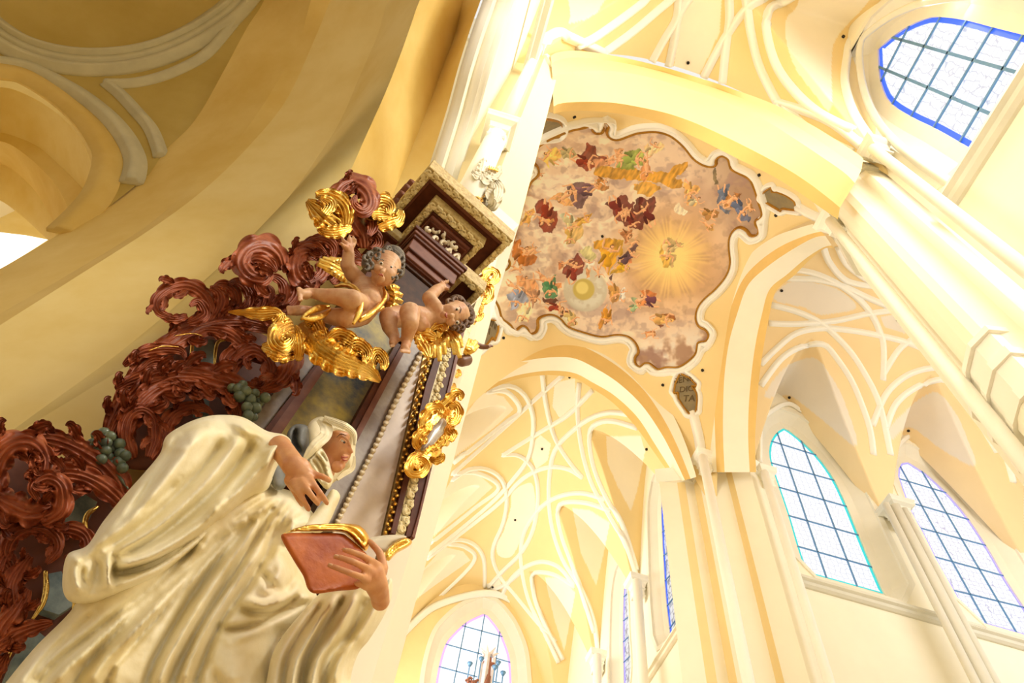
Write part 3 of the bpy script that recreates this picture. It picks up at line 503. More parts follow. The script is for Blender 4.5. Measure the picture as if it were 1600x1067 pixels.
def window(name, outline, axis, wallv, recess, verts, hors, g, edge, splay, label, barw=.05, edgew=.07):
    """outline px of the glazing, which lies recess (m) behind the wall plane"""
    val = wallv+recess/H; nin = np.array([-1., 0, 0]) if axis == 0 else np.array([0, -1., 0])
    Q = uv(on(axis, val, resample(smooth(outline, closed=False), 60)), axis)
    c = Q.mean(0); root = empty(name, xyz(c, axis, val)[0]); struct(root, label)
    o = lambda nm, ob: adopt(ob, root)
    inner = off2(Q, -edgew)
    adopt(loft('border', [xyz(Q, axis, val), xyz(inner, axis, val-.03/H), xyz(inner, axis, val+.02/H)], edge, closed=True), root)
    VL = [uv(on(axis, val, l), axis) for l in verts]; HL = [uv(on(axis, val, l), axis) for l in hors]
    VL.sort(key=lambda l: (l[0][0]+l[1][0])); HL.sort(key=lambda l: l[0][1]+l[1][1])
    VL = [l if l[0][1] < l[1][1] else l[::-1] for l in VL]; HL = [l if l[0][0] < l[1][0] else l[::-1] for l in HL]
    pts = [tuple(q) for q in inner]
    for i in range(len(VL)+1):
        for j in range(len(HL)+1):
            p = pts
            if i > 0: p = clip(p, VL[i-1][1], VL[i-1][0])
            if i < len(VL) and p: p = clip(p, VL[i][0], VL[i][1])
            if j > 0 and p: p = clip(p, HL[j-1][0], HL[j-1][1])
            if j < len(HL) and p: p = clip(p, HL[j][1], HL[j][0])
            if len(p) < 3: continue
            a = abs(.5*sum(p[k-1][0]*p[k][1]-p[k][0]*p[k-1][1] for k in range(len(p))))
            if a < .01: continue
            P3 = xyz(np.array(p), axis, val+.01/H); adopt(mesh('pane', P3, [tuple(range(len(p)))], g, None, False), root)
    def span(l):  # clip a bar to the outline
        a, b = np.array(l[0]), np.array(l[1]); d = (b-a)/np.linalg.norm(b-a); ts = []
        for k in range(len(Q)):
            p, q = Q[k-1], Q[k]; e = q-p; den = d[0]*e[1]-d[1]*e[0]
            if abs(den) < 1e-9: continue
            t = ((p-a)[0]*e[1]-(p-a)[1]*e[0])/den; s_ = ((p-a)[0]*d[1]-(p-a)[1]*d[0])/den
            if 0 <= s_ <= 1: ts.append(t)
        return (a+d*min(ts), a+d*max(ts)) if len(ts) > 1 else None
    for L, wd in ((VL, barw), (HL, barw*.8)):
        for l in L:
            sp = span(l)
            if sp is not None: adopt(bar('glazing_bar', xyz(sp[0], axis, val-.03/H)[0], xyz(sp[1], axis, val-.03/H)[0], nin, wd*.55, .04, m_frame), root)
    o1 = off2(Q, splay*.35); o2 = off2(Q, splay*.75); o3 = off2(Q, splay)
    adopt(loft('reveal', [xyz(Q, axis, val+.03/H), xyz(Q, axis, val-.05/H), xyz(o1, axis, val-.12/H), xyz(o2, axis, wallv+.06/H), xyz(o2, axis, wallv-.02/H), xyz(o3, axis, wallv-.04/H), xyz(o3, axis, wallv+.02/H)], m_reveal, closed=True), root)
    return root, off2(Q, splay*.85)
def cutwall(name, axis, val, outline, holes, m, label):
    """flat wall polygon (H units from the eye in the wall's plane) with window holes"""
    out = [Vector((a*H+(EYE[1] if axis == 0 else EYE[0]), b*H+1.6 if b > -.05 else 0, 0)) for a, b in outline]; hs = [[Vector((q[0], q[1], 0)) for q in h] for h in holes]
    tr = tessellate_polygon([out]+hs); V = [v for l in [out]+hs for v in l]; P = xyz(np.array([[v.x, v.y] for v in V]), axis, val)
    return struct(mesh(name, P, tr, m, None, False), label)
cW = lambda l: C(1480, 0, 1, l)
wn, hn = window('window_1', [(1374, 78), (1398, 57), (1419, 43), (1443, 32), (1466, 27), (1509, 32), (1552, 43), (1600, 55), (1622, 60), (1643, 67), (1630, 86), (1600, 132), (1565, 186), (1533, 238), (1528, 238), (1502, 223), (1463, 201), (1426, 183), (1393, 161), (1379, 133), (1375, 106)], 0, .455, .55,
    [c4([(990, 180), (1593, 350)]), c4([(915, 315), (1480, 553)])],
    [c4([(1055, 130), (925, 385)]), c4([(1205, 85), (980, 490)]), c4([(1325, 105), (1070, 545)]), c4([(1450, 135), (1175, 600)]), c4([(1593, 170), (1300, 665)]), c4([(1740, 205), (1430, 720)])], m_glass, eg_blue, .95, 'nave window, top corner of the picture, arched with blue edge glass', .13, .12)
w1, h1 = window('window_2', [(1258, 896), (1244, 854), (1230, 806), (1216, 764), (1203, 724), (1201, 704), (1205, 688), (1214, 676), (1224, 670), (1240, 680), (1254, 692), (1278, 716), (1302, 750), (1322, 792), (1340, 836), (1360, 884), (1380, 930)], 1, .71, .5,
    [c5([(360, 95), (550, 655)]), c5([(455, 130), (670, 690)])], [c5([(335, 125), (480, 170)]), c5([(335, 210), (580, 278)]), c5([(365, 305), (630, 380)]), c5([(400, 415), (675, 492)]), c5([(435, 535), (725, 616)])], m_glass, eg_teal, .75, 'right arm window with teal edge glass, left one of the pair', .07, .07)
w2, h2 = window('window_3', [(1512, 968), (1490, 926), (1464, 880), (1440, 832), (1422, 800), (1406, 756), (1402, 738), (1412, 722), (1432, 732), (1454, 748), (1490, 784), (1518, 820), (1546, 864), (1570, 906), (1600, 952), (1620, 985), (1634, 1003)], 1, .71, .5,
    [c5([(875, 290), (1165, 820)]), c5([(935, 262), (1285, 860)])], [c5([(830, 270), (990, 318)]), c5([(860, 360), (1095, 428)]), c5([(920, 465), (1165, 530)]), c5([(975, 577), (1240, 650)]), c5([(1050, 708), (1324, 775)])], m_glassv, eg_vio, .75, 'right arm window with violet edge glass, right one of the pair', .07, .06)
w3, h3 = window('window_4', [(1049, 992), (1042, 930), (1037, 849), (1035, 794), (1038, 765), (1042, 748), (1048, 752), (1056, 775), (1064, 812), (1070, 860), (1074, 905), (1076, 960), (1072, 975)], 0, .455, .4,
    [cF([(950, 400), (985, 900)])], [cF([(935, 480), (985, 460)]), cF([(938, 560), (1000, 520)]), cF([(942, 640), (1005, 590)]), cF([(950, 720), (1015, 650)]), cF([(960, 800), (1020, 720)]), cF([(965, 880), (1020, 800)])], m_glassd, eg_blue, .6, 'tall narrow window seen edge-on beside the far pier', .05, .03)
w4, h4 = window('window_5', [(978, 1110), (976, 1050), (975, 989), (976, 930), (980, 900), (984, 893), (988, 915), (991, 960), (993, 1010), (996, 1060), (990, 1100)], 0, .455, .4,
    [], [cF([(805, 780), (835, 755)]), cF([(805, 860), (840, 830)]), cF([(805, 930), (842, 895)]), cF([(805, 1000), (845, 960)])], m_glassd, eg_vio, .6, 'second narrow window of the far arm beyond the first', .05, .03)
w5, h5 = window('window_6', [(676, 1140), (678, 1105), (681, 1067), (687, 1035), (696, 1007), (709.5, 989.5), (728, 973), (745, 964), (758, 960), (770, 972), (780, 986), (788, 1003), (796, 1028), (799, 1067), (801, 1110), (800, 1150)], 1, 1.585, .5,
    [[(727.6, 974), (709, 1067)], [(757, 961), (739, 1067)], [(779.5, 996), (770, 1067)]], [[(720, 977.5), (784, 995)], [(697, 1007), (796, 1035)], [(686, 1042), (745, 1058)], [(681, 1078), (800, 1112)]], m_glassc, eg_pur, .8, 'pointed end window of the far arm with lilac edge glass', .09, .10)
lowz = -.09
def lunwall(name, axis, val, s0, s1, f, holes, m, label, n=90):
    ss = np.linspace(s1, s0, n); zz = f(np.full(n, val), ss) if axis == 0 else f(ss, np.full(n, val))
    return cutwall(name, axis, val, [(s0, -.2), (s1, -.2)]+[(s, z+.012) for s, z in zip(ss, zz)], holes, m, label)
lunwall('wall_nave_right', 0, .455, -.6, .16, f_nave, [hn], m_crm, 'cream nave wall around the blue-edged window')
lunwall('wall_far_arm_right', 0, .455, .78, 1.6, f_far, [h3, h4], m_crm, 'cream side wall of the far arm')
lunwall('wall_far_arm_end', 1, 1.585, -.03, .46, f_far, [h5], m_yel, 'yellow end wall of the far arm behind the pointed window')
lunwall('wall_right_arm_far', 1, .71, .49, 1.4, f_arm, [h1, h2], m_crm, 'cream wall of the right arm below and around its two windows')
# yellow painted fields that frame the window heads
def field(axis, val, pts, m, parent=None, name='trim', ext=.03, label=None):
    P = on(axis, val, pts); e = np.zeros(3); e[axis] = -ext; return struct(prism(name, P, e, m, parent), label)
def outline_band(name, axis, val, pts, w_, h, m, label, n=60, closed=False):
    P = on(axis, val, smooth(pts, n)); N = np.zeros(3); N[axis] = -1; return struct(sweep(name, P, N, RIB(w_, h), m, None, True), label)
outline_band('trim_1', 1, .707, cA([(350, 1100), (352, 960), (362, 905), (410, 860), (482, 830), (545, 862), (650, 945), (760, 1045), (860, 1160), (960, 1290), (1060, 1440)]), .09, .10, m_wht, 'white pointed moulding around the teal-edged window')
outline_band('trim_2', 1, .707, cA([(965, 1130), (975, 1060), (1045, 985), (1100, 1010), (1210, 1090), (1330, 1200), (1480, 1370)]), .09, .10, m_wht, 'white pointed moulding around the violet-edged window')
outline_band('trim_3', 0, .452, c4([(1600, -30), (1400, -30), (1150, 5), (1000, 60), (880, 140), (830, 200), (825, 320), (850, 450), (900, 560), (980, 660), (1100, 760), (1290, 890)]), .10, .10, m_grey, 'grey white arch moulding around the blue-edged window')
outline_band('trim_4', 1, 1.58, cF([(60, 905), (150, 822), (250, 782), (350, 766), (430, 792), (500, 862), (560, 965), (600, 1080)]), .17, .2, m_wht, 'white wall arch above the end window')
# sill mouldings
SILL = [(-.16, 0), (-.16, .05), (-.12, .07), (-.1, .16), (.02, .20), (.05, .13), (.12, .11), (.16, .05), (.16, 0)]
def sill(name, axis, val, a, b, label, k=1.0, m=None):
    P = on(axis, val, [a, b]); P[:, 2] = P[:, 2].mean(); d = P[1]-P[0]; N = np.zeros(3); N[axis] = -1
    P = np.linspace(P[0]-d*0, P[1]+d*.3, 4); return struct(sweep(name, P, N, [(x*k, y*k) for x, y in SILL], m or m_grey, None, False), label)
sill('trim_5', 0, .455, (1488, 323), (1600, 134), 'white sill moulding under the blue-edged nave window', 1.5)
sill('trim_6', 1, .71, (1246, 906), (1468, 972), 'white sill moulding under the teal-edged window', 1.15)
sill('trim_7', 1, .71, (1500, 982), (1610, 1012), 'white sill moulding under the violet-edged window', 1.15)
sill('trim_8', 0, .455, (1010, 1063), (1080, 962), 'white sill moulding of the far arm side wall', 1.0, m_crm)
# ================================================================ piers, shafts and capitals
def profile(pts, z, extra=()):
    d = rays(pts); P = d*(z*H/d[:, 2])[:, None]+EYE; return [tuple(p[:2]) for p in P]+list(extra)
def column(name, prof, z0, z1, m, label=None, parent=None, closed=True, grow=0.0):
    P = np.array(prof, float)
    if grow:
        c = P.mean(0); P = off2(P, grow)
    rows = [np.c_[P, np.full(len(P), z)] for z in (z0, z1)]
    o = loft(name, rows, m, parent, False, closed=closed, caps=True); return struct(o, label) if parent is None else o
zc = .965
pr = [(1352, 266), (1341, 274), (1323, 279), (1312, 284), (1304, 292), (1299, 303), (1298, 315), (1300, 327), (1305, 332), (1311, 345), (1309, 362)]
NP = profile(pr, zc, [(.50*H, .30*H), (.62*H, .30*H), (.62*H, .135*H)])
column('wall_near_right_pier', NP, 0, 1.6+zc*H, mat('pier_white', (254, 248, 226), .8, var=.02, scale=.5), 'broad white crossing pier running down the right side of the picture')
column('trim_9', NP, 1.6+zc*H, 1.6+1.005*H, m_grey, 'pale capital band of the near right pier', grow=.10)
column('wall_near_right_pier_upper', NP, 1.6+1.0*H, 1.6+1.12*H, m_crm, 'springing block above the near right pier', grow=.02)
FP = profile([(1030, 752), (1058, 754), (1070, 753), (1084, 757), (1092, 747), (1112, 741), (1134, 739), (1142, 733), (1170, 731), (1184, 742), (1200, 752)], zc, [(.60*H, .80*H), (.45*H, .80*H)])
m_p = [m_crm, m_yel2, m_wht, m_yel2, m_crm]
o = loft('wall_far_right_pier', [np.c_[np.array(FP+FP[:1]), np.full(len(FP)+1, z)].copy() for z in (1.6+zc*H, 0)], m_crm); struct(o, 'tall cream pier with ochre grooves between the far arm and the right arm')
o.data.materials.append(m_yel); 
for k, f_ in enumerate(o.data.polygons): f_.material_index = 1 if k in (1, 3, 6) else 0
column('trim_10', FP, 1.6+zc*H, 1.6+1.0*H, m_wht, 'pale capital band of the far right pier', grow=.10)
def capital(name, px, z, r, m, label, parent=None, sq=True, h=.75):
    """a small stepped capital whose top centre is seen at px, at height z (H above the eye)"""
    d = ray(*px); c = d*(z*H/d[2])+EYE; a = math.pi/4; k = 8 if not sq else 4
    prof = [(.55, -1), (.62, -.95), (.55, -.9), (.55, -.62), (.68, -.58), (.62, -.5), (.72, -.3), (1.02, -.22), (1.08, -.12), (1.0, -.1), (1.12, 0), (1.12, .05)]
    rows = [np.array([[c[0]+math.cos(a+i*2*math.pi/k)*r*1.3*q, c[1]+math.sin(a+i*2*math.pi/k)*r*1.3*q, c[2]+zz*h] for i in range(k)]) for q, zz in prof]
    o = loft(name, rows, m, None, False, closed=True, caps=True); struct(o, label); return c
def shaft(name, px, z, r, m, label, z0=0., k=10, dx=0, dy=0):
    d = ray(*px); c = d*(z*H/d[2])+EYE
    return struct(tube(name, [(c[0]+dx, c[1]+dy, z0), (c[0]+dx, c[1]+dy, c[2])], r, m, None, k), label)
for nm, px, r, z, lb, rs in (('trim_11', (1364, 232), .30, .985, 'near right pier above the blue-edged window', .12), ('trim_12', (1297, 345), .3, .97, 'inner corner of the near right pier', .12), ('trim_13', (1098, 714), .30, .99, 'far right pier under the cartouche', .14),
                             ('trim_14', (1194, 738), .28, .975, 'right arm wall beside the far pier', .12), ('trim_15', (1398, 792), .42, .98, 'right arm wall between its two windows', .17), ('trim_16', (995, 908), .36, .97, 'far arm wall between its narrow windows', .16), ('trim_17', (933, 1024), .36, .97, 'far arm wall, second from the crossing', .16)):
    capital(nm, px, z, r, m_grey if nm in ('trim_11', 'trim_15') else m_wht, 'small stepped white capital on the '+lb)
    shaft(nm.replace('trim_', 'trim_2'), px, z-.03, rs, m_grey if nm in ('trim_11', 'trim_15') else m_wht, 'slender round white shaft of the '+lb)
for dx, i in ((-.3, 31), (.3, 32)): shaft('trim_%d' % i, (1398, 792), .95, .11, m_grey, 'thin side shaft flanking the shaft between the right arm windows', dx=dx)
# the lower capital block on the near right pier
LB = profile([(1556, 628), (1566, 590), (1590, 565), (1640, 570), (1680, 640), (1640, 720), (1600, 720), (1566, 700)], .5)
for i, (z0, z1, g, m) in enumerate(((.47, .482, .03, m_wht), (.482, .51, 0, m_wht), (.51, .52, .05, m_wht), (.52, .545, 0.005, m_wht), (.545, .552, .07, m_wht))): column('trim_%d' % (41+i), LB, 1.6+z0*H, 1.6+z1*H, m, 'stepped grey white impost course low on the near right pier', grow=g)
# ribs that gather on the capital under the cartouche
for off in (-.1, .1): pass
P, _ = hit(f_cross, [(1083, 645), (1088, 665), (1092, 682), (1095, 700), (1097, 716)]); struct(sweep('trim_51', P, nrm(f_cross, P), RIB(.16, .16), m_wht, None, True), 'white rib running from the cartouche down to the far right capital')
P, _ = hit(f_cross, [(1248, 322), (1262, 330), (1278, 338), (1294, 344)]); struct(sweep('trim_52', P, nrm(f_cross, P), RIB(.16, .16), m_wht, None, True), 'white rib running from the cartouche to the near right pier')
# ================================================================ left side: nave wall strip, arcade arch with its nested orders, aisle
c2 = lambda l: C(400, 0, .3327, l)
E0 = [(770, -60), (751, 0), (735, 45), (716, 105), (697, 175), (670, 261), (655, 315), (640, 370), (632, 420)]
E1 = [(744, -60), (724, 0), (712, 50), (690, 110), (668, 170), (640, 240), (612, 310), (592, 360), (575, 420)]
E2 = [(690, -75), (656, 0), (640, 45), (622, 95), (600, 150), (572, 212), (548, 266), (515, 335), (480, 400)]
E3 = [(640, -75), (606, 0), (590, 55), (566, 110), (533, 186), (500, 240), (433, 330), (340, 420), (200, 540), (50, 650), (-60, 730)]
E3b = [(560, -75), (530, 0), (510, 50), (480, 120), (440, 190), (390, 255), (310, 330), (235, 390), (110, 480), (0, 560), (-60, 600)]
E4b = [(545, -75), (516, 0), (492, 60), (449, 153), (400, 216), (326, 290), (240, 355), (120, 432), (0, 508), (-60, 546)]
E4a = [(512, -75), (486, 0), (466, 67), (426, 140), (376, 213), (313, 276), (233, 350), (115, 424), (0, 490), (-60, 522)]
E5 = [(440, -75), (413, 0), (386, 43), (350, 110), (306, 186), (260, 233), (200, 293), (113, 353), (60, 385), (0, 420), (-60, 450)]
for e, k in ((E0, .05), (E1, .062), (E2, .08), (E3, .105), (E4b, .14), (E4a, .15), (E5, .19)):
    pass
rows = [on(0, -k, smooth(e, 60)) for e, k in ((E0, .050), (E1, .062), (E2, .075), (E3, .100), (E4b, .140), (E4a, .150), (E5, .190))]
ext = []
for r in rows:
    z = np.linspace(r[-1][2], -0.02, 9)[1:]; ext.append(np.vstack([r, np.c_[np.full(8, r[-1][0]), np.full(8, r[-1][1]), z]]))
for q in ext[:3]:      # the jambs hidden behind the altar settle back to the pier face
    k = np.arange(len(q)) > 46; q[k, 1] = np.minimum(q[k, 1], .158*H)
_ms = [m_ochre2, m_ochre]  # deeper ochre on the hollow orders paints in their shade
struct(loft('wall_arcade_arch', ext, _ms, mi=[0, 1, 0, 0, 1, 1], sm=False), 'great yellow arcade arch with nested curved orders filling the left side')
# nave wall above the arcade arch
e0 = rows[0]; q = [((p[1])/H, (p[2]-1.6)/H) for p in e0[:46]]
cutwall('wall_nave_left', 0, -.046, [(-.6, .45)]+[(y, z+.004) for y, z in q]+[(.158, .30), (.158, 1.33), (-.6, 1.33)], [], m_crm, 'cream nave wall strip above the arcade arch')
for nm, off, w_, h_ in (('trim_61', 7, .05, .07), ('trim_62', 26, .05, .08), ('trim_63', 33, .05, .10), ('trim_64', 42, .03, .05)):
    p = np.array(E0[:8], float)+np.array([off, off*.3]); P = on(0, -.045, smooth(p, 50)); struct(sweep(nm, P, [1, 0, 0], RIB(w_*.5, h_), m_wht, None, True), 'thin white moulding line %s the arcade arch' % ('close to' if off < 10 else 'following'))
# sill moulding of the opposite nave window, ends at the shaft
P = on(0, -.034, [(817, 119), (849, -10), (862, -70)]); P[:, 2] = P[:, 2].mean()
struct(sweep('trim_65', P, [1, 0, 0], [(x*1.3, y*1.2) for x, y in SILL], m_grey, None, False), 'grey white sill moulding high on the left nave wall')
LP = [(-.034, .158), (-.020, .156), (-.016, .154), (-.010, .160), (.0066, .168), (.0066, .225), (-.16, .235), (-.16, .165)]
LPm = [(x*H, y*H) for x, y in LP]
LP2 = [(x, y) for x, y in LPm]; LP2[3] = (-.0005*H, .168*H); LP2[4] = (-.0005*H, .20*H); LP2[2] = (-.012*H, .160*H)
column('wall_near_left_pier_lower', LP2, 0, 1.6+.395*H, m_crm, 'slimmer foot of the crossing pier behind the altar')
struct(loft('trim_60', [np.c_[np.array(q), np.full(8, 1.6+z*H)] for q, z in ((LP2, .393), (LPm, .425))], m_wht, closed=True, caps=True), 'sloping corbel of the near left pier')
column('wall_near_left_pier', LPm, 1.6+.425*H, 1.6+.97*H, mat('pier_cream', (253, 238, 196), .8, var=.03, scale=.5), 'bright cream crossing pier rising behind the altar')
column('trim_66', LPm, 1.6+.97*H, 1.6+1.0*H, m_wht, 'pale capital band of the near left pier', grow=.08)
column('wall_near_left_pier_upper', LPm, 1.6+1.0*H, 1.6+1.15*H, m_crm, 'springing block above the near left pier', grow=.09)
for nm, zz, lb, r in (('trim_67', 1.0, 'upper capital at the top of the left pier shaft', .24), ('trim_68', .535, 'lower capital halfway up the left pier shaft', .22)):
    c = np.array([-.026*H, .143*H, zz*H]); px = proj((c+EYE)[None])[0]; capital(nm, px, zz, r, m_wht, 'stepped white '+lb)
struct(tube('trim_69', [(-.026*H, .143*H, 1.6+.52*H), (-.026*H, .143*H, 1.6+.97*H)], .10, m_wht, None, 14), 'upper round white shaft of the left pier')
struct(tube('trim_70', [(-.026*H, .143*H, 7.25), (-.026*H, .143*H, 1.6+.51*H)], .14, m_wht, None, 14), 'lower thick round shaft of the left pier behind the altar')
# aisle bay behind the arcade
f_aisle = lambda x, y: .51-.27*np.abs(y/.178)**6 - .06*np.clip((-.22-x)/.1, 0, 1)**2
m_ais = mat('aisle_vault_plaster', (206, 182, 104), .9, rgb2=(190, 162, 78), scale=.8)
X, Y = np.meshgrid(np.linspace(-.62, -.185, 120), np.linspace(-.2, .2, 360), indexing='ij'); X, Y = X.ravel(), Y.ravel(); Pz = np.stack([X, Y, np.maximum(f_aisle(X, Y), -.05)], 1)*H+EYE
i, j = np.meshgrid(np.arange(119), np.arange(359), indexing='ij'); a = (i*360+j).ravel()
c1 = lambda l: C(0, 0, .4124, l)
Fa = np.stack([a, a+360, a+361, a+1], 1); fc = proj(Pz[Fa].mean(1)); front = Y[Fa].mean(1) > .1
hole = inside(fc, c1([(-900, 262), (0, 268), (100, 290), (230, 370), (330, 460), (398, 560), (410, 620), (382, 720), (325, 800), (240, 885), (100, 1400), (-900, 1500)])) & front
aisle = struct(mesh('ceiling_aisle', Pz, Fa[~hole], m_ais), 'shadowed ochre aisle vault in the top left corner')
c1 = lambda l: C(0, 0, .4124, l)
CIRC = lambda off: [(-130, -60+off*.4), (-60, 30-0+off*.7), (-10, 62+off*.85), (40, 95+off), (90, 118+off)]
ringpts = [(-80, -40), (-40, 30), (0, 75), (90, 135), (190, 172), (300, 190), (400, 190), (500, 178), (600, 150), (700, 105), (776, 58), (850, 0), (920, -90)]
def shift(pts, d):
    P = np.array(pts, float); T = np.gradient(P, axis=0); N = np.stack([-T[:, 1], T[:, 0]], 1); N /= np.linalg.norm(N, axis=1)[:, None]; return [tuple(q) for q in P+N*d]
for d, w_, h_ in ((12, .06, .05), (30, .05, .12), (48, .09, .07), (82, .08, .10)):
    rib(f_aisle, c1(shift(ringpts, d)), w_, h_, aisle, m_astuc, 60, 'ring_moulding')
rib(f_aisle, c1([(-60, 238), (0, 243), (110, 262), (200, 305), (300, 362), (400, 440), (470, 520), (510, 600), (512, 650), (498, 700)]), .10, .07, aisle, m_astuc, 50, 'arc_moulding')
rib(f_aisle, c1([(905, 60), (850, 130), (776, 212), (690, 262), (600, 298), (500, 320), (400, 322)]), .07, .06, aisle, m_astuc, 50, 'arc_moulding')
rib(f_aisle, c1([(402, 318), (455, 360), (520, 430), (570, 490), (600, 560), (610, 600)]), .07, .06, aisle, m_astuc, 50, 'arc_moulding')
O = [([(-80, 262), (0, 268), (100, 290), (230, 370), (330, 460), (398, 560), (410, 620), (382, 720), (325, 800), (240, 885)], .195), ([(-80, 325), (0, 330), (60, 342), (160, 390), (250, 460), (320, 550), (350, 640), (350, 700), (318, 790), (250, 880)], .200),
     ([(-80, 495), (0, 502), (60, 518), (150, 560), (240, 640), (300, 700), (333, 745), (320, 790), (290, 830), (240, 885)], .235), ([(-80, 530), (0, 535), (60, 560), (150, 632), (220, 712), (258, 790), (270, 850), (265, 865), (250, 880), (235, 890)], .240),
     ([(-80, 612), (0, 620), (60, 652), (130, 720), (180, 798), (206, 850), (212, 898), (211, 902), (208, 905), (205, 908)], .275), ([(-80, 740), (0, 760), (60, 800), (110, 842), (150, 880), (178, 906), (180, 908), (182, 909), (184, 910), (186, 911)], .300)]
rr = [on(1, k, smooth(c1(l), 60)) for l, k in O]
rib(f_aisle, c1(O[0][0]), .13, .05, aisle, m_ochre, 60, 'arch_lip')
rr = [on(1, .194, smooth([(x+14, y-16) for x, y in c1(O[0][0])], 60))]+rr
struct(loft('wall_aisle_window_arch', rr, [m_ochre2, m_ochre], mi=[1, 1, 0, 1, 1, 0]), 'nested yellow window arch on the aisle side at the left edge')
wp = on(1, .33, c1([(-80, 870), (0, 880), (100, 892), (182, 908), (100, 960), (0, 1020), (-80, 1070)]))
wg = struct(mesh('window_7', wp, [tuple(range(len(wp)))], edgeglass('bright_aisle_glass', (255, 250, 235), 1.3), None, False), 'small bright corner of an aisle window at the left edge')
struct(loft('wall_aisle_outer', [on(1, .34, c1([(-300, 700), (190, 700)])), on(1, .34, c1([(-300, 1400), (190, 1400)]))], m_ochre2), 'yellow outer wall of the aisle')

# walls of the left arm and the far arm that close the space behind the altar
cutwall('wall_far_arm_left', 0, -.035, [(.80, -.2), (1.6, -.2), (1.6, 1.33), (.80, 1.33)], [], m_crm, 'cream left wall of the far arm, hidden behind the altar')
cutwall('wall_left_arm_end', 0, -.42, [(.22, -.2), (.82, -.2), (.82, 1.36), (.22, 1.36)], [], m_crm, 'cream end wall of the left arm, hidden behind the altar')
cutwall('wall_left_arm_far', 1, .80, [(-.42, -.2), (-.03, -.2), (-.03, 1.36), (-.42, 1.36)], [], m_crm, 'cream far wall of the left arm, hidden behind the altar')
X, Y = np.meshgrid(np.linspace(-.43, -.005, 40), np.linspace(.215, .81, 60), indexing='ij'); X, Y = X.ravel(), Y.ravel(); Pz = np.stack([X, Y, mainv(Y, .50, .30, 1.335, .39)], 1)*H+EYE
i, j = np.meshgrid(np.arange(39), np.arange(59), indexing='ij'); a = (i*60+j).ravel(); struct(mesh('ceiling_left_arm', Pz, np.stack([a, a+60, a+61, a+1], 1), m_yel), 'yellow vault of the left arm, hidden behind the altar')
# ================================================================ sculpture tools
m_gold = mat('gold_leaf', (255, 216, 116), .3, 1.0, rgb2=(238, 184, 78), scale=14, bump=.35, bscale=40)
m_red = mat('red_brown_lacquer', (182, 98, 58), .45, rgb2=(140, 66, 38), scale=9, bump=.2, bscale=30, coat=.0, spec=.35)
m_robe = mat('cream_polychrome', (250, 241, 212), .5, rgb2=(238, 224, 178), scale=5, bump=.15, bscale=18, spec=.35)
m_skin = mat('painted_skin', (222, 164, 112), .45, rgb2=(204, 136, 90), scale=12, bump=.1, bscale=30)
m_skin2 = mat('painted_putto_skin', (224, 182, 140), .5, rgb2=(200, 142, 102), scale=10, spec=.3, bump=.1, bscale=30)
m_mar = mat('maroon_marble', (100, 54, 36), .5, rgb2=(76, 38, 26), scale=9, spec=.12)
m_mar2 = mat('rose_maroon_marble', (132, 84, 66), .5, rgb2=(108, 62, 48), scale=7, spec=.15)
m_dkm = mat('dark_mottled_marble', (78, 48, 30), .55, rgb2=(52, 30, 20), scale=12, spec=.12)
m_gmb = mat('grey_rose_marble', (164, 150, 134), .45, rgb2=(130, 112, 102), scale=9, spec=.3)
m_gmb2 = mat('pale_marble', (216, 196, 172), .45, rgb2=(196, 174, 152), scale=4)
m_bmb = mat('blue_grey_marble', (160, 178, 176), .35, rgb2=(96, 116, 120), scale=10, coat=.2)
m_ynb = mat('blue_yellow_marble', (64, 78, 96), .5, rgb2=(186, 168, 92), scale=5, spec=.2)
m_orn = mat('gilt_cream_relief', (255, 242, 194), .5, rgb2=(234, 212, 150), scale=20, bump=.4, bscale=60); m_ornb = mat('relief_ground', (224, 200, 136), .6, rgb2=(186, 156, 94), scale=30, bump=.4, bscale=50)  # ground darker than the scrolls: crevice shade put into the colour
m_wcar = mat('white_carving', (244, 232, 206), .5, rgb2=(226, 206, 168), scale=9)
m_hair = mat('grey_hair', (122, 110, 92), .6, rgb2=(92, 82, 70), scale=20, bump=.5, bscale=70)
m_hair2 = mat('brown_hair', (120, 84, 48), .6, rgb2=(88, 58, 36), scale=20, bump=.5, bscale=70)
m_grape = mat('green_grape', (118, 130, 96), .35, rgb2=(84, 98, 82), scale=14, coat=.2)
m_eye = mat('painted_eye', (226, 214, 192), .3); m_iris = mat('painted_iris', (62, 48, 40), .3); m_lip = mat('painted_lip', (176, 84, 62), .4)
m_cover = mat('book_cover', (200, 108, 36), .5, rgb2=(156, 66, 20), spec=.3, scale=7, bump=.2, bscale=20); m_page = mat('book_page', (214, 202, 176), .7)
def depth_of(P): return float((np.asarray(P)-EYE) @ R[:, 2])
def rm(x, y, d, r): return r*depth_of(A1(x, y, d))/F_PX
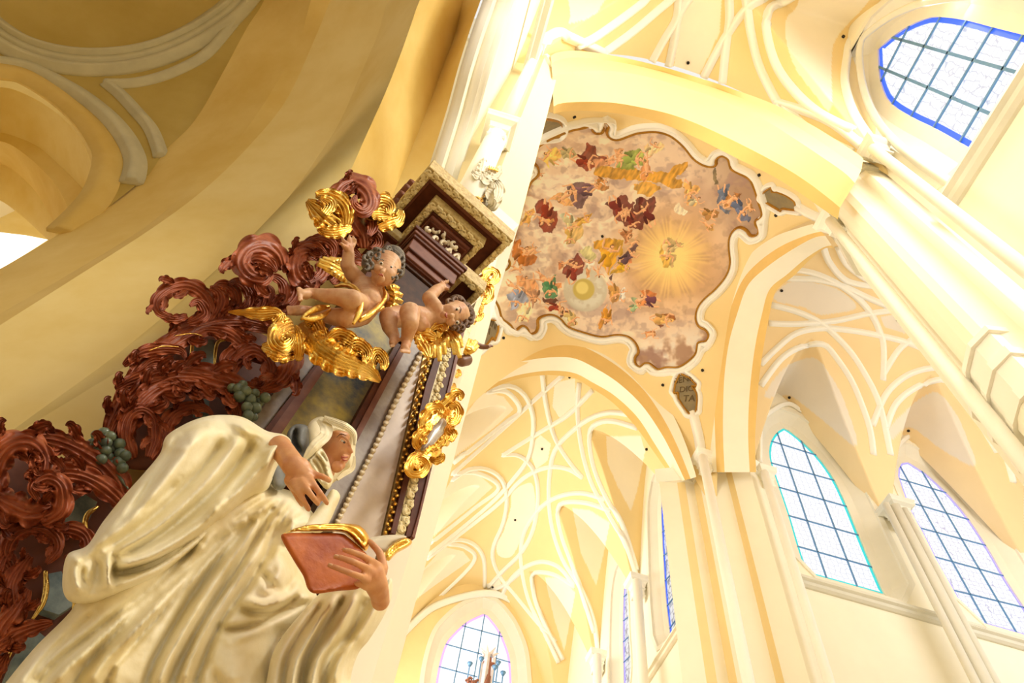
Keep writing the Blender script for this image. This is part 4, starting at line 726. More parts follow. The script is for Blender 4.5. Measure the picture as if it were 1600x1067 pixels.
def leaf(name, spine, widths, d, m, parent=None, lobes=7, curl=.03, groove=.008, k=2.2, bow=.02, nu=None, nv=19, wave=.011, thick=.012, sc=.32, px=True, tip=0.0):
    """a carved acanthus leaf: spine and half-widths in traced pixels, depth d (one or many), grooves along it and lobes on its edge"""
    sp = smooth(spine, None); L = np.linalg.norm(np.diff(sp, axis=0), axis=1).sum(); nu = nu or int(min(max(L/2.2, 18), 110)); sp = resample(sp, nu)
    u = np.linspace(0, 1, nu); T = np.gradient(sp, axis=0); T /= np.linalg.norm(T, axis=1)[:, None]+1e-9; Nn = np.stack([-T[:, 1], T[:, 0]], 1)
    w_ = np.interp(u, np.linspace(0, 1, len(widths)), widths); dd = np.interp(u, np.linspace(0, 1, np.size(d)), np.atleast_1d(d))
    V = []; vv = np.linspace(-1, 1, nv); sgn = [1, -1]
    for s_ in (0, 1):
        for i in range(nu):
            e = 1-sc+sc*abs(math.sin(math.pi*lobes*u[i]))**.6
            lean = .35*w_[i]*np.abs(vv)**2*(1 if sc > 0 else 0)
            wid = w_[i]*(np.abs(vv) < .6)+w_[i]*(np.abs(vv) >= .6)*(1-(np.abs(vv)-.6)/.4*(1-e))
            q = sp[i]+Nn[i]*(vv*wid)[:, None]+T[i]*(lean)[:, None]*(.6)
            ms = w_[i]/14.
            h = bow*ms*(1-vv**2)+curl*ms*np.abs(vv)**2.5*(.6+.4*math.sin(2*math.pi*lobes*u[i]))+groove*ms**.5*np.cos(2*math.pi*k*np.abs(vv)**.9+1.2*np.abs(vv)*math.sin(math.pi*lobes*u[i]))*(1-.4*np.abs(vv))+wave*ms*np.sin(2*math.pi*lobes*u[i])*vv**2+tip*u[i]**2
            V.append(A(q, dd[i]-h+s_*thick))
    V = np.vstack(V); n = nu*nv; Fc = []
    for i in range(nu-1):
        for j in range(nv-1):
            a = i*nv+j; Fc.append((a, a+1, a+nv+1, a+nv)); Fc.append((n+a, n+a+nv, n+a+nv+1, n+a+1))
        a = i*nv; Fc.append((a, a+nv, n+a+nv, n+a)); b = i*nv+nv-1; Fc.append((b, n+b, n+b+nv, b+nv))
    for j in range(nv-1): Fc.append((j, n+j, n+j+1, j+1)); a = (nu-1)*nv+j; Fc.append((a, a+1, n+a+1, n+a))
    o = mesh(name, V, Fc, m, None, True); return adopt(o, parent) if parent is not None else o
def inflate(name, poly, d, T_, m, rr=26, folds=(), step=5, back=.05, parent=None, slope=None, sub=None, paint=None, noise=0, sm_=True):
    """a rounded solid on a traced outline: T_ metres of swell over rr pixels from the edge, folds = (polyline, amplitude m, width px)"""
    poly = smooth(poly, closed=True) if sm_ else np.asarray(poly, float); L = np.linalg.norm(np.diff(np.vstack([poly, poly[:1]]), axis=0), axis=1).sum()
    B_ = resample(poly, max(24, int(L/step)), True); lo, hi = B_.min(0), B_.max(0)
    gx, gy = np.meshgrid(np.arange(lo[0], hi[0], step), np.arange(lo[1], hi[1], step*.87), indexing='ij'); gx = gx+(np.arange(gx.shape[1]) % 2)*step*.5
    G = np.stack([gx.ravel(), gy.ravel()], 1); G = G[inside(G, B_)]; BB = np.vstack([B_, B_[:1]]); G = G[segdist(G, BB) > step*.55]
    pts = np.vstack([B_, G]); nb = len(B_)
    r = delaunay_2d_cdt([Vector(p) for p in pts], [(i, (i+1) % nb) for i in range(nb)], [list(range(nb))], 1, 1e-4)
    P2 = np.array([tuple(v) for v in r[0]]); Fc = [tuple(f) for f in r[2]]
    ds = segdist(P2, BB); t = np.minimum(ds/rr, 1); h = T_*np.sqrt(np.maximum(1-(1-t)**2, 0))
    edge = np.minimum(ds/(rr*.5), 1)
    for line, amp, wd in folds:
        ln = smooth(line); q = segdist(P2, ln); e0 = np.linalg.norm(P2-ln[0], axis=1); e1 = np.linalg.norm(P2-ln[-1], axis=1); tp = np.minimum(1, np.minimum(e0, e1)/(wd*2.5)*.8+.2)
        h += 1.7*amp*np.exp(-(q/wd)**2)*edge*tp
    if noise: h += noise*(fb(P2, 91, 30)-.5)*edge
    dd = d if slope is None else d+slope[0]*(P2[:, 0]-lo[0])/(hi[0]-lo[0])+slope[1]*(P2[:, 1]-lo[1])/(hi[1]-lo[1])
    V1 = A(P2, dd-h); V2 = A(P2, dd+back*np.sqrt(np.maximum(1-(1-t)**2, 0))+.003); n = len(P2)
    cnt = {}
    for f in Fc:
        for a, b in zip(f, f[1:]+f[:1]): cnt[(a, b)] = 1
    bd = [(a, b) for a, b in cnt if (b, a) not in cnt]
    F2 = Fc+[tuple(n+i for i in f[::-1]) for f in Fc]+[(b, a, n+a, n+b) for a, b in bd]
    o = mesh(name, np.vstack([V1, V2]), F2, m, None, True); fix(o)
    return adopt(o, parent) if parent is not None else o
def fix(o):
    bm = bmesh.new(); bm.from_mesh(o.data); bmesh.ops.recalc_face_normals(bm, faces=bm.faces); bm.to_mesh(o.data); bm.free()
def blob(name, caps, m, vox=.008, parent=None, smoo=4, ell=()):
    """one continuous body: chains of (x, y, d, r) with r in traced pixels, fused by a voxel remesh"""
    bm = bmesh.new()
    for ch in caps:
        pr_ = [(A1(x, y, d), rm(x, y, d, r)) for x, y, d, r in ch]
        for (p, r) in pr_: bmesh.ops.create_icosphere(bm, subdivisions=2, radius=r, matrix=Matrix.Translation(p))
        for (p, r), (q, s_) in zip(pr_[:-1], pr_[1:]):
            L = np.linalg.norm(q-p); k = max(1, int(L/(min(r, s_)*.35)))
            for t in np.linspace(0, 1, k+1)[1:-1]: bmesh.ops.create_icosphere(bm, subdivisions=2, radius=r+(s_-r)*t, matrix=Matrix.Translation(p+(q-p)*t))
    for (x, y, d, rx, ry, rz, ang) in ell:  # ellipsoid: rx along ang in the altar plane, ry across it, rz in depth (pixels)
        c = A1(x, y, d); k = depth_of(c)/F_PX; e1 = A1(x+math.cos(ang), y+math.sin(ang), d)-c; e1 /= np.linalg.norm(e1); e2 = np.cross(BV, e1)
        Mx = Matrix([[e1[i]*rx*k, e2[i]*ry*k, BV[i]*rz*k, c[i]] for i in range(3)]+[[0, 0, 0, 1]]); bmesh.ops.create_icosphere(bm, subdivisions=3, radius=1, matrix=Mx)
    me = bpy.data.meshes.new(name); bm.to_mesh(me); bm.free(); o = bpy.data.objects.new(name, me); COL.objects.link(o)
    md = o.modifiers.new('r', 'REMESH'); md.mode = 'VOXEL'; md.voxel_size = vox
    if smoo: ms = o.modifiers.new('s', 'SMOOTH'); ms.factor = .5; ms.iterations = smoo
    bpy.context.view_layer.update(); me2 = bpy.data.meshes.new_from_object(o.evaluated_get(bpy.context.evaluated_depsgraph_get())); bpy.data.objects.remove(o); me2.name = name
    o = link(name, me2, m, None, True); me2.materials.clear(); me2.materials.append(m); return adopt(o, parent) if parent is not None else o
def ptube(name, pts, d, r, m, parent=None, n=24, k=7, taper=True):
    """a round tube through traced pixels, r in pixels"""
    P2 = smooth(pts, n); dd = np.interp(np.linspace(0, 1, n), np.linspace(0, 1, np.size(d)), np.atleast_1d(d)); P = A(P2, dd)
    rr_ = np.interp(np.linspace(0, 1, n), np.linspace(0, 1, np.size(r)), np.atleast_1d(r)); rad = np.array([q*depth_of(p)/F_PX for q, p in zip(rr_, P)])
    o = tube(name, P, rad, m, None, k); return adopt(o, parent) if parent is not None else o
def pprism(name, pts, d, th, m, parent=None):
    P = A(pts, d); o = prism(name, P, BV*th, m, None); return adopt(o, parent) if parent is not None else o
def joinb(name, parts, m, parent=None):
    """several loose meshes fused into one part"""
    V, Fc, n = [], [], 0
    for o in parts:
        me = o.data; co_ = np.empty(len(me.vertices)*3); me.vertices.foreach_get('co', co_); V.append(co_.reshape(-1, 3)); Fc += [tuple(n+i for i in p.vertices) for p in me.polygons]; n += len(me.vertices); bpy.data.objects.remove(o)
    o = mesh(name, np.vstack(V), Fc, m, None, True); return adopt(o, parent) if parent is not None else o
# ================================================================ the altar retable
def AW(a, b, z): return np.array([AV*a_+BV*b_+np.array([0, 0, z_])+EYE for a_, b_, z_ in zip(*np.broadcast_arrays(np.atleast_1d(a), b, z))])
def slab(name, a0, a1, b0, b1, z0, z1, m, parent):
    c = AW((a0+a1)/2, (b0+b1)/2, (z0+z1)/2)[0]; o = box(name, c, AV*(a1-a0), BV*(b1-b0), np.array([0, 0, z1-z0]), m)
    bv = o.modifiers.new('b', 'BEVEL'); bv.width = .006; bv.segments = 2; bv.limit_method = 'ANGLE'; return adopt(o, parent)
alt = empty('altar_retable', AW(.6, 2.6, -1.6)[0], 'tall maroon marble altar retable with stepped carved cornice standing against the left pier', 'altar')
def scrollrow(name, a, b, nrm_, wid, m, parent, step=.05, r=.0085, seed=1):
    """a running carved scroll between two points, lying on a surface whose normal is nrm_"""
    a = np.asarray(a); b = np.asarray(b); t = b-a; L = np.linalg.norm(t); t = t/L; s_ = np.cross(nrm_, t); k = max(2, int(L/step)); r_ = random.Random(seed); parts = []
    V, Fc, n0 = [], [], 0
    for i in range(k):
        c = a+t*(i+.5)*L/k; sg = 1 if i % 2 else -1; th = np.linspace(0, 2.2*math.pi, 15); rad = np.linspace(.5, .12, 15)*wid
        P = c+np.outer(np.cos(th)*rad*1.1, t)+np.outer(np.sin(th)*rad*sg, s_)+nrm_*r*.7
        P = np.vstack([c-t*L/k*.6+s_*wid*.45*sg+nrm_*r*.3, P])
        T = np.gradient(P, axis=0); T /= np.linalg.norm(T, axis=1)[:, None]+1e-9; X = np.cross(T, nrm_); q = np.linspace(1.5, .8, len(P))*r
        for p, x, w2 in zip(P, X, q): V += [p-x*w2, p-x*w2*.4+nrm_*w2*.9, p+x*w2*.4+nrm_*w2*.9, p+x*w2]
        for j in range(len(P)-1):
            for l in range(3): Fc.append((n0+j*4+l, n0+j*4+l+1, n0+j*4+l+5, n0+j*4+l+4))
        n0 += len(P)*4
    o = mesh(name, V, Fc, m, None, True); return adopt(o, parent)
DN = np.array([0, 0, -1.])
# corona of the cornice, seen from below
slab('cornice', .194, 1.105, 2.035, 2.85, 5.52, 5.66, m_ornb, alt)
for (a0, a1, b0, b1) in ((.194, 1.105, 2.035, 2.115), (.194, .262, 2.115, 2.85), (1.055, 1.105, 2.115, 2.85)): slab('cornice_border', a0, a1, b0, b1, 5.47, 5.53, m_ornb, alt)
scrollrow('carved_scroll', AW(.2, 2.075, 5.47)[0], AW(1.1, 2.075, 5.47)[0], DN, .06, m_orn, alt); scrollrow('carved_scroll', AW(.228, 2.1, 5.47)[0], AW(.228, 2.8, 5.47)[0], DN, .055, m_orn, alt); scrollrow('carved_scroll', AW(1.08, 2.1, 5.47)[0], AW(1.08, 2.8, 5.47)[0], DN, .045, m_orn, alt)
for (a0, a1, b0, b1) in ((.262, 1.055, 2.115, 2.15), ): slab('moulding', a0, a1, b0, b1, 5.485, 5.53, m_mar2, alt)
slab('moulding', .262, .285, 2.12, 2.85, 5.49, 5.53, m_mar2, alt); slab('soffit', .28, 1.06, 2.14, 2.85, 5.505, 5.53, m_mar, alt)
# inner carved ring and its steps
for (a0, a1, b0, b1) in ((.385, .94, 2.19, 2.27), (.385, .445, 2.27, 2.8), (.885, .94, 2.27, 2.8)): slab('carved_frame', a0, a1, b0, b1, 5.38, 5.51, m_ornb, alt)
scrollrow('carved_scroll', AW(.39, 2.23, 5.38)[0], AW(.935, 2.23, 5.38)[0], DN, .06, m_orn, alt); scrollrow('carved_scroll', AW(.415, 2.25, 5.38)[0], AW(.415, 2.75, 5.38)[0], DN, .05, m_orn, alt); scrollrow('carved_scroll', AW(.912, 2.25, 5.38)[0], AW(.912, 2.75, 5.38)[0], DN, .045, m_orn, alt)
for i in range(3): slab('moulding', .445+.016*i, .885-.016*i, 2.27+.022*i, 2.8, 5.36-.035*i, 5.42-.035*i, (m_mar, m_mar2, m_mar)[i], alt)
slab('frieze', .50, .84, 2.37, 2.8, 4.95, 5.30, m_mar2, alt)
# stepped architrave block under the frieze
for i, (a0, a1, b0, z0, z1, m) in enumerate(((.385, .90, 2.255, 4.90, 4.95, m_mar), (.40, .885, 2.268, 4.86, 4.90, m_mar2), (.412, .873, 2.282, 4.82, 4.86, m_mar), (.425, .86, 2.300, 4.66, 4.82, m_mar2), (.435, .85, 2.296, 4.64, 4.66, m_mar), (.44, .845, 2.315, 4.56, 4.64, m_mar2), (.452, .832, 2.330, 4.54, 4.56, m_mar))):
    slab('architrave', a0, a1, b0, 2.8, z0, z1, m, alt)
slab('soffit_panel', .465, .82, 2.35, 2.8, 4.50, 4.54, m_dkm, alt); slab('soffit_panel', .50, .79, 2.39, 2.8, 4.3, 4.52, m_dkm, alt); slab('neck_panel', .475, .81, 2.365, 2.8, 3.75, 4.49, m_dkm, alt)
# lower return of the cornice on the right corner and a small one on the left
slab('return_cornice', .87, 1.115, 2.29, 2.85, 4.95, 5.05, m_ornb, alt)
for (a0, a1, b0, b1) in ((.87, 1.115, 2.29, 2.35), (1.065, 1.115, 2.35, 2.85), (.87, .93, 2.35, 2.5)): slab('cornice_border', a0, a1, b0, b1, 4.89, 4.96, m_ornb, alt)
scrollrow('carved_scroll', AW(.88, 2.32, 4.89)[0], AW(1.1, 2.32, 4.89)[0], DN, .05, m_orn, alt); scrollrow('carved_scroll', AW(1.09, 2.33, 4.89)[0], AW(1.09, 2.8, 4.89)[0], DN, .04, m_orn, alt)
slab('soffit', .93, 1.065, 2.35, 2.85, 4.92, 4.95, m_mar, alt)
slab('return_cornice', .20, .40, 2.62, 3.0, 5.33, 5.42, m_orn, alt); slab('soffit', .24, .40, 2.66, 3.0, 5.30, 5.34, m_mar, alt)
# white pierced carving in the frieze
wc = []
cM = lambda l: C(590, 340, .14055, l)
for i, (cx, cy, r_, s_, a0) in enumerate(((640, 130, 50, 1, 0), (700, 170, 46, -1, 1), (650, 240, 45, 1, 2), (760, 240, 44, 1, .5), (790, 320, 50, -1, 2.5), (850, 290, 46, 1, 1), (880, 350, 46, -1, 0), (790, 390, 40, 1, 3), (860, 440, 40, -1, 1), (900, 430, 36, 1, 2), (720, 290, 34, -1, 0), (560, 120, 30, 1, 1))):
    th = np.linspace(0, 4.6, 14); rad = np.linspace(1, .3, 14)*r_; pts = cM([(cx+math.cos(a0+s_*t)*q, cy+math.sin(a0+s_*t)*q) for t, q in zip(th, rad)])
    wc.append(ptube('t', pts, 2.345-.02*(i % 3), [3.6, 3.0, 1.6], m_wcar, None, 16, 6))
joinb('white_carving', wc, m_wcar, alt)
# shaft faces of the retable below the cornice, front panels traced on the front plane
pprism('marble_strip', [(486, 538), (512, 538), (426, 668), (394, 656)], 2.33, .1, m_gmb, alt)
pprism('marble_strip', [(461, 571), (486, 585), (380, 735), (345, 722)], 2.325, .1, m_gmb, alt)
pprism('maroon_moulding', [(520, 538), (530, 545), (405, 728), (390, 720)], 2.31, .12, m_mar2, alt); pprism('maroon_moulding', [(512, 545), (520, 538), (390, 720), (380, 714)], 2.30, .12, m_mar, alt)
pn = pprism('painted_panel', [(530, 520), (600, 470), (640, 500), (566, 640), (520, 735), (400, 730)], 2.36, .1, m_ynb, alt); tag(pn, 'blue and yellow mottled marble panel')
pprism('maroon_moulding', [(620, 535), (628, 540), (546, 692), (536, 688)], 2.31, .12, m_mar, alt); pprism('maroon_moulding', [(628, 538), (636, 542), (555, 695), (546, 692)], 2.30, .12, m_mar2, alt)
pprism('marble_strip', [(636, 535), (664, 520), (652, 562), (571, 724), (520, 830), (480, 820), (555, 690)], 2.33, .12, m_gmb, alt)
pprism('pale_panel', [(664, 520), (672, 548), (650, 600), (596, 832), (580, 900), (500, 900), (520, 830)], 2.335, .12, m_gmb2, alt)
o = []
lf = smooth([(662, 545), (646, 575), (631, 603), (610, 645), (590, 690), (570, 730), (552, 765), (536, 798), (522, 825)], 34)
for i, p in enumerate(lf[:-1]):
    q = lf[i+1]; o.append(leaf('t', [tuple(p), tuple((p+q)/2), tuple(q+(q-p)*.5)], [2, 5, 1], [2.33, 2.30, 2.325], m_wcar, None, 1, .0, .002, 1, .03, 6, 5, 0, .02, 0))
joinb('white_leaf_moulding', o, m_wcar, alt)
g0 = [(672, 540), (664, 590), (648, 660), (632, 730), (613, 800), (598, 870)]; 
pprism('gilt_strip', [(664, 545), (653, 600), (600, 832), (590, 880), (600, 880), (611, 832), (666, 600), (684, 545)], 2.325, .1, mat('gilt_fillet', (220, 186, 120), .45, .6, var=.2, scale=20), alt)
o = []
gl = smooth([(676, 545), (662, 590), (647, 650), (632, 715), (618, 775), (604, 835)], 46)
for i, p in enumerate(gl[:-1]):
    q = gl[i+1]; sd = np.array([4.5, 1.2])*(1 if i % 2 else -1); o.append(leaf('t', [tuple(p), tuple((p+q)/2+sd*.5), tuple(q+sd)], [1.2, 3.6, .8], [2.315, 2.29, 2.31], m_gold, None, 1, .0, .002, 1, .05, 6, 5, 0, .015, 0))
joinb('gilt_leaf_moulding', o, m_gold, alt)
# right hand edge: maroon, carved strip, maroon mouldings
pprism('maroon_edge', [(684, 545), (694, 545), (674, 612), (618, 835), (611, 832), (666, 600)], 2.30, .2, m_mar, alt)
pprism('carved_strip', [(694, 545), (712, 530), (690, 600), (634, 838), (618, 836), (674, 610)], 2.315, .2, m_orn, alt)
scrollrow('carved_scroll', A1(701, 545, 2.315), A1(626, 835, 2.315), -BV, .045, m_orn, alt, .055)
pprism('maroon_edge', [(712, 528), (722, 512), (655, 800), (644, 838), (634, 838), (690, 600)], 2.30, .3, m_mar, alt); pprism('maroon_edge', [(722, 512), (730, 500), (664, 776), (648, 841), (644, 838), (655, 800)], 2.29, .3, m_mar2, alt)
pprism('carved_strip', [(745, 470), (756, 462), (722, 555), (708, 560)], 2.30, .3, m_orn, alt)
slab('body', .30, 1.09, 2.50, 2.9, -1.6, 4.9, m_mar, alt)
slab('plinth', .1, 1.2, 2.35, 2.95, -1.6, .2, m_mar2, alt)
# ================================================================ red-brown acanthus carving on the left of the altar
cG = lambda l: C(0, 355, .3327, l); cH = lambda l: C(0, 640, .4003, l); cI = lambda l: C(350, 255, .3327, l); cJ = lambda l: C(350, 600, .375, l); cK = lambda l: C(380, 360, .2625, l)
wing = empty('acanthus_carving', A1(250, 640, 2.5), 'pierced red-brown acanthus scroll carving behind the statue, upper and middle part', 'carving')
wing2 = empty('acanthus_carving', A1(70, 800, 2.45), 'red-brown acanthus volutes at the lower left edge beside the robe', 'carving')
def LF(par, l, w_, d=2.42, lobes=6, **k):
    k.setdefault('curl', .035); o = leaf('leaf', l, w_, d, m_red, par, lobes, **k); leaflets(l, w_, d, o); return o
def leaflets(l, w_, d, par, m=None, every=38):
    """small hooked lobes springing from both edges of a large leaf"""
    sp = smooth(l); L = np.linalg.norm(np.diff(sp, axis=0), axis=1).sum(); n = int(L/every)
    if n < 2: return
    q = resample(sp, n*4+1); T = np.gradient(q, axis=0); T /= np.linalg.norm(T, axis=1)[:, None]+1e-9; N = np.stack([-T[:, 1], T[:, 0]], 1)
    for i in range(n):
        for sd in (1, -1):
            j = i*4+(1 if sd > 0 else 3); u = j/(n*4); w0 = np.interp(u, np.linspace(0, 1, len(w_)), w_); d0 = np.interp(u, np.linspace(0, 1, np.size(d)), np.atleast_1d(d))
            if w0 < 9 or u < .08 or u > .93 or (i*3+(sd > 0)) % 4 == 0: continue
            a = q[j]+N[j]*sd*w0*.35; b = q[j]+N[j]*sd*w0*.95+T[j]*w0*.5; c = q[j]+N[j]*sd*w0*1.35+T[j]*w0*1.25; e = q[j]+N[j]*sd*w0*1.12+T[j]*w0*1.55
            leaf('leaf_lobe', [tuple(a), tuple(b), tuple(c), tuple(e)], [w0*.25, w0*.55, w0*.5, w0*.06], [d0-.015, d0-.04, d0-.07, d0-.085], m or m_red, par, 3, curl=.07, groove=.011, k=1.9, nu=18, nv=13, bow=.0, wave=.01, sc=.5)
# dense body: a dark pierced back board, then overlapping leaves
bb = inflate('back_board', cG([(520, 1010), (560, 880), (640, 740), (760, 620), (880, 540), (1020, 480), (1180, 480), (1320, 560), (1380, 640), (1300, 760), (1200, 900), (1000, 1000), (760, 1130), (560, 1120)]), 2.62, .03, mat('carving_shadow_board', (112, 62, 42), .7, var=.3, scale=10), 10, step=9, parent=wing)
LF(wing, cG([(500, 1090), (520, 960), (575, 830), (650, 700), (760, 580), (880, 500), (1010, 455), (1150, 450), (1290, 480)]), [10, 17, 19, 19, 18, 16, 14, 9], [2.5, 2.47, 2.45, 2.43, 2.42], 9, sc=.12, bow=.035, k=3)
LF(wing, cG([(1290, 480), (1350, 560), (1370, 640), (1320, 720), (1230, 765)]), [8, 17, 21, 16, 5], [2.36, 2.27, 2.29], 4)
LF(wing, cG([(560, 1090), (590, 950), (650, 840), (740, 760), (860, 725), (990, 740), (1080, 800), (1128, 890)]), [14, 22, 22, 20, 17, 14, 4], [2.45, 2.36, 2.34, 2.36], 6, bow=.03)
LF(wing, cG([(540, 760), (640, 710), (760, 690), (900, 685), (1030, 720), (1150, 760), (1260, 770)]), [6, 13, 18, 22, 22, 17, 3], [2.44, 2.36, 2.33, 2.36], 6)
LF(wing, cG([(560, 880), (620, 800), (700, 735), (790, 715), (850, 760), (830, 830)]), [10, 14, 15, 13, 9, 3], [2.42, 2.34, 2.30], 4)
LF(wing, cG([(620, 1090), (590, 980), (610, 890), (670, 860), (720, 900), (730, 990), (700, 1080)]), [14, 15, 14, 12, 12, 14, 8], [2.40, 2.33, 2.33], 5)
LF(wing, cG([(730, 1100), (760, 1000), (800, 900), (880, 850), (960, 850), (1000, 880)]), [14, 17, 16, 13, 9, 3], [2.42, 2.36, 2.34], 5)
LF(wing, cG([(580, 650), (660, 590), (760, 570), (850, 580), (870, 620)]), [6, 10, 12, 9, 3], [2.42, 2.37], 4); LF(wing, cG([(640, 690), (720, 630), (800, 640), (860, 660)]), [6, 9, 9, 3], [2.42, 2.37], 3)
LF(wing, cG([(900, 500), (990, 480), (1090, 510), (1180, 590), (1250, 640)]), [5, 10, 13, 14, 4], [2.42, 2.37, 2.36], 4)
LF(wing, cG([(1080, 700), (1110, 630), (1180, 580), (1250, 610), (1270, 680), (1230, 740), (1160, 740)]), [9, 14, 14, 12, 12, 10, 3], [2.38, 2.32, 2.36], 5)
LF(wing, cG([(1030, 720), (1060, 640), (1100, 590), (1160, 560), (1210, 570)]), [6, 13, 16, 12, 4], [2.40, 2.34], 4)
LF(wing, cG([(960, 860), (930, 800), (960, 750), (1040, 770), (1100, 830), (1120, 900)]), [6, 9, 11, 12, 10, 3], [2.38, 2.33], 4)
LF(wing, cG([(520, 1040), (540, 940), (600, 860), (690, 820)]), [8, 10, 8, 3], [2.40, 2.34], 3)
# upper scrolls, fronds and volutes
LF(wing, cG([(840, 470), (960, 440), (1080, 420), (1200, 400), (1310, 385), (1385, 330), (1392, 240), (1350, 150), (1280, 110)]), [8, 15, 16, 16, 15, 14, 12, 10, 8], [2.46, 2.44, 2.42, 2.38], 9, sc=.18)
LF(wing, cG([(1330, 200), (1300, 130), (1240, 92), (1170, 110), (1140, 170), (1180, 225), (1240, 235), (1270, 190)]), [10, 20, 24, 22, 20, 20, 16, 5], [2.38, 2.32, 2.26, 2.24], 6, bow=.045)
LF(wing, cG([(1150, 180), (1200, 150), (1260, 170), (1300, 210)]), [4, 14, 12, 3], [2.26, 2.20], 3)
LF(wing, cG([(960, 440), (990, 380), (950, 310), (880, 275), (800, 290), (740, 340), (745, 395), (800, 420)]), [9, 14, 15, 14, 14, 13, 9, 4], [2.42, 2.36, 2.34], 7)
LF(wing, cG([(880, 450), (930, 430), (960, 400), (930, 350), (890, 370)]), [7, 11, 11, 8, 3], [2.38, 2.30], 4)
LF(wing, cG([(800, 310), (830, 275), (870, 285)]), [4, 6, 2], 2.38, 2); LF(wing, cG([(740, 390), (775, 420), (830, 430), (880, 415)]), [4, 8, 9, 4], 2.36, 4)
for l, w_ in (([(1010, 425), (1040, 350), (1025, 300), (985, 285)], [9, 13, 11, 4]), ([(1080, 420), (1110, 350), (1090, 290), (1040, 268), (1000, 285)], [7, 11, 11, 9, 3]), ([(1130, 415), (1175, 350), (1160, 290), (1115, 255), (1070, 265)], [8, 11, 10, 8, 3]),
              ([(1180, 400), (1210, 340), (1190, 270), (1150, 225), (1125, 230)], [7, 9, 9, 7, 3]), ([(1210, 400), (1235, 350), (1240, 290), (1210, 240), (1160, 220)], [8, 11, 9, 7, 3]), ([(1280, 390), (1330, 330), (1330, 270), (1290, 235), (1250, 245)], [8, 11, 9, 8, 3]),
              ([(1050, 430), (1100, 400), (1150, 370), (1170, 320)], [5, 7, 6, 2]), ([(1230, 395), (1270, 350), (1280, 300), (1255, 270)], [4, 6, 5, 2])):
    LF(wing, cG(l), w_, [2.42, 2.37, 2.33], 3, sc=.22)
LF(wing, cG([(1400, 330), (1385, 240), (1380, 160), (1420, 110), (1480, 95), (1530, 130)]), [8, 12, 14, 13, 11, 4], [2.44, 2.40, 2.36], 5)
LF(wing, cG([(1480, 280), (1410, 230), (1400, 160), (1440, 120), (1490, 150)]), [12, 20, 19, 14, 4], [2.42, 2.36, 2.38], 5)
LF(wing, cG([(1420, 90), (1470, 60), (1530, 60), (1570, 100), (1560, 150)]), [5, 9, 10, 9, 3], [2.42, 2.38], 4)
for l, w_, d in (([(330, 440), (370, 400), (430, 405), (470, 450), (460, 520), (400, 560)], [8, 13, 16, 16, 13, 4], [2.44, 2.38]), ([(430, 380), (480, 350), (540, 350), (580, 390), (560, 430)], [5, 9, 10, 9, 3], [2.46, 2.40]), ([(480, 420), (540, 400), (600, 410), (640, 440)], [5, 10, 10, 3], [2.46, 2.42]),
                 ([(440, 570), (480, 500), (540, 460), (620, 450), (690, 470)], [8, 12, 14, 12, 5], [2.50, 2.46]), ([(500, 560), (560, 520), (640, 520)], [8, 14, 6], [2.5, 2.46]), ([(560, 350), (600, 320), (660, 320), (715, 345), (725, 380), (690, 400)], [7, 12, 13, 11, 9, 3], [2.44, 2.38]),
                 ([(600, 400), (650, 370), (700, 390), (740, 400)], [5, 9, 8, 3], [2.44, 2.42])):
    LF(wing, cI(l), w_, d, 4)
# tall top bud
LF(wing, cI([(660, 400), (650, 340), (610, 280), (570, 220), (535, 160), (560, 110), (610, 85)]), [12, 18, 20, 20, 18, 14, 8], [2.44, 2.38, 2.32, 2.26], 6, bow=.05)
LF(wing, cI([(570, 130), (620, 95), (670, 130), (685, 190), (650, 220), (610, 190), (620, 150)]), [12, 20, 20, 17, 14, 9, 3], [2.34, 2.22, 2.18], 5, bow=.05)
LF(wing, cI([(620, 230), (680, 230), (700, 290), (680, 340)]), [8, 13, 11, 4], [2.34, 2.28], 3)
# marble slats with gilt edges seen through the carving
for l, dd in (([(915, 522), (1008, 528), (1000, 660), (895, 655)], 2.52), ([(930, 760), (985, 765), (980, 880), (925, 870)], 2.50), ([(1300, 700), (1335, 720), (1290, 740)], 2.5)):
    pprism('marble_slat', cG(l), dd, .04, m_bmb, wing)
def gfr(l, r_, d, par): ptube('gilt_edge', l, d, r_, m_gold, par, 24, 8)
gfr(cG([(905, 525), (900, 590), (890, 655)]), [2.8, 2.6, 2.2], 2.46, wing); gfr(cG([(1060, 528), (1025, 540), (1012, 580), (1008, 645)]), [2.2, 2.8, 2.6, 2], 2.46, wing); gfr(cG([(915, 745), (925, 800), (925, 870)]), [1.5, 2.5, 2], 2.44, wing)
gfr(cG([(700, 580), (760, 560), (840, 562)]), [.6, 1.2, .6], 2.35, wing); gfr(cG([(820, 510), (900, 500), (950, 510)]), [.6, 1.2, .6], 2.38, wing)
ptube('stem', cG([(965, 705), (1010, 720), (1050, 745)]), 2.40, [4, 5, 3], m_bmb, wing)
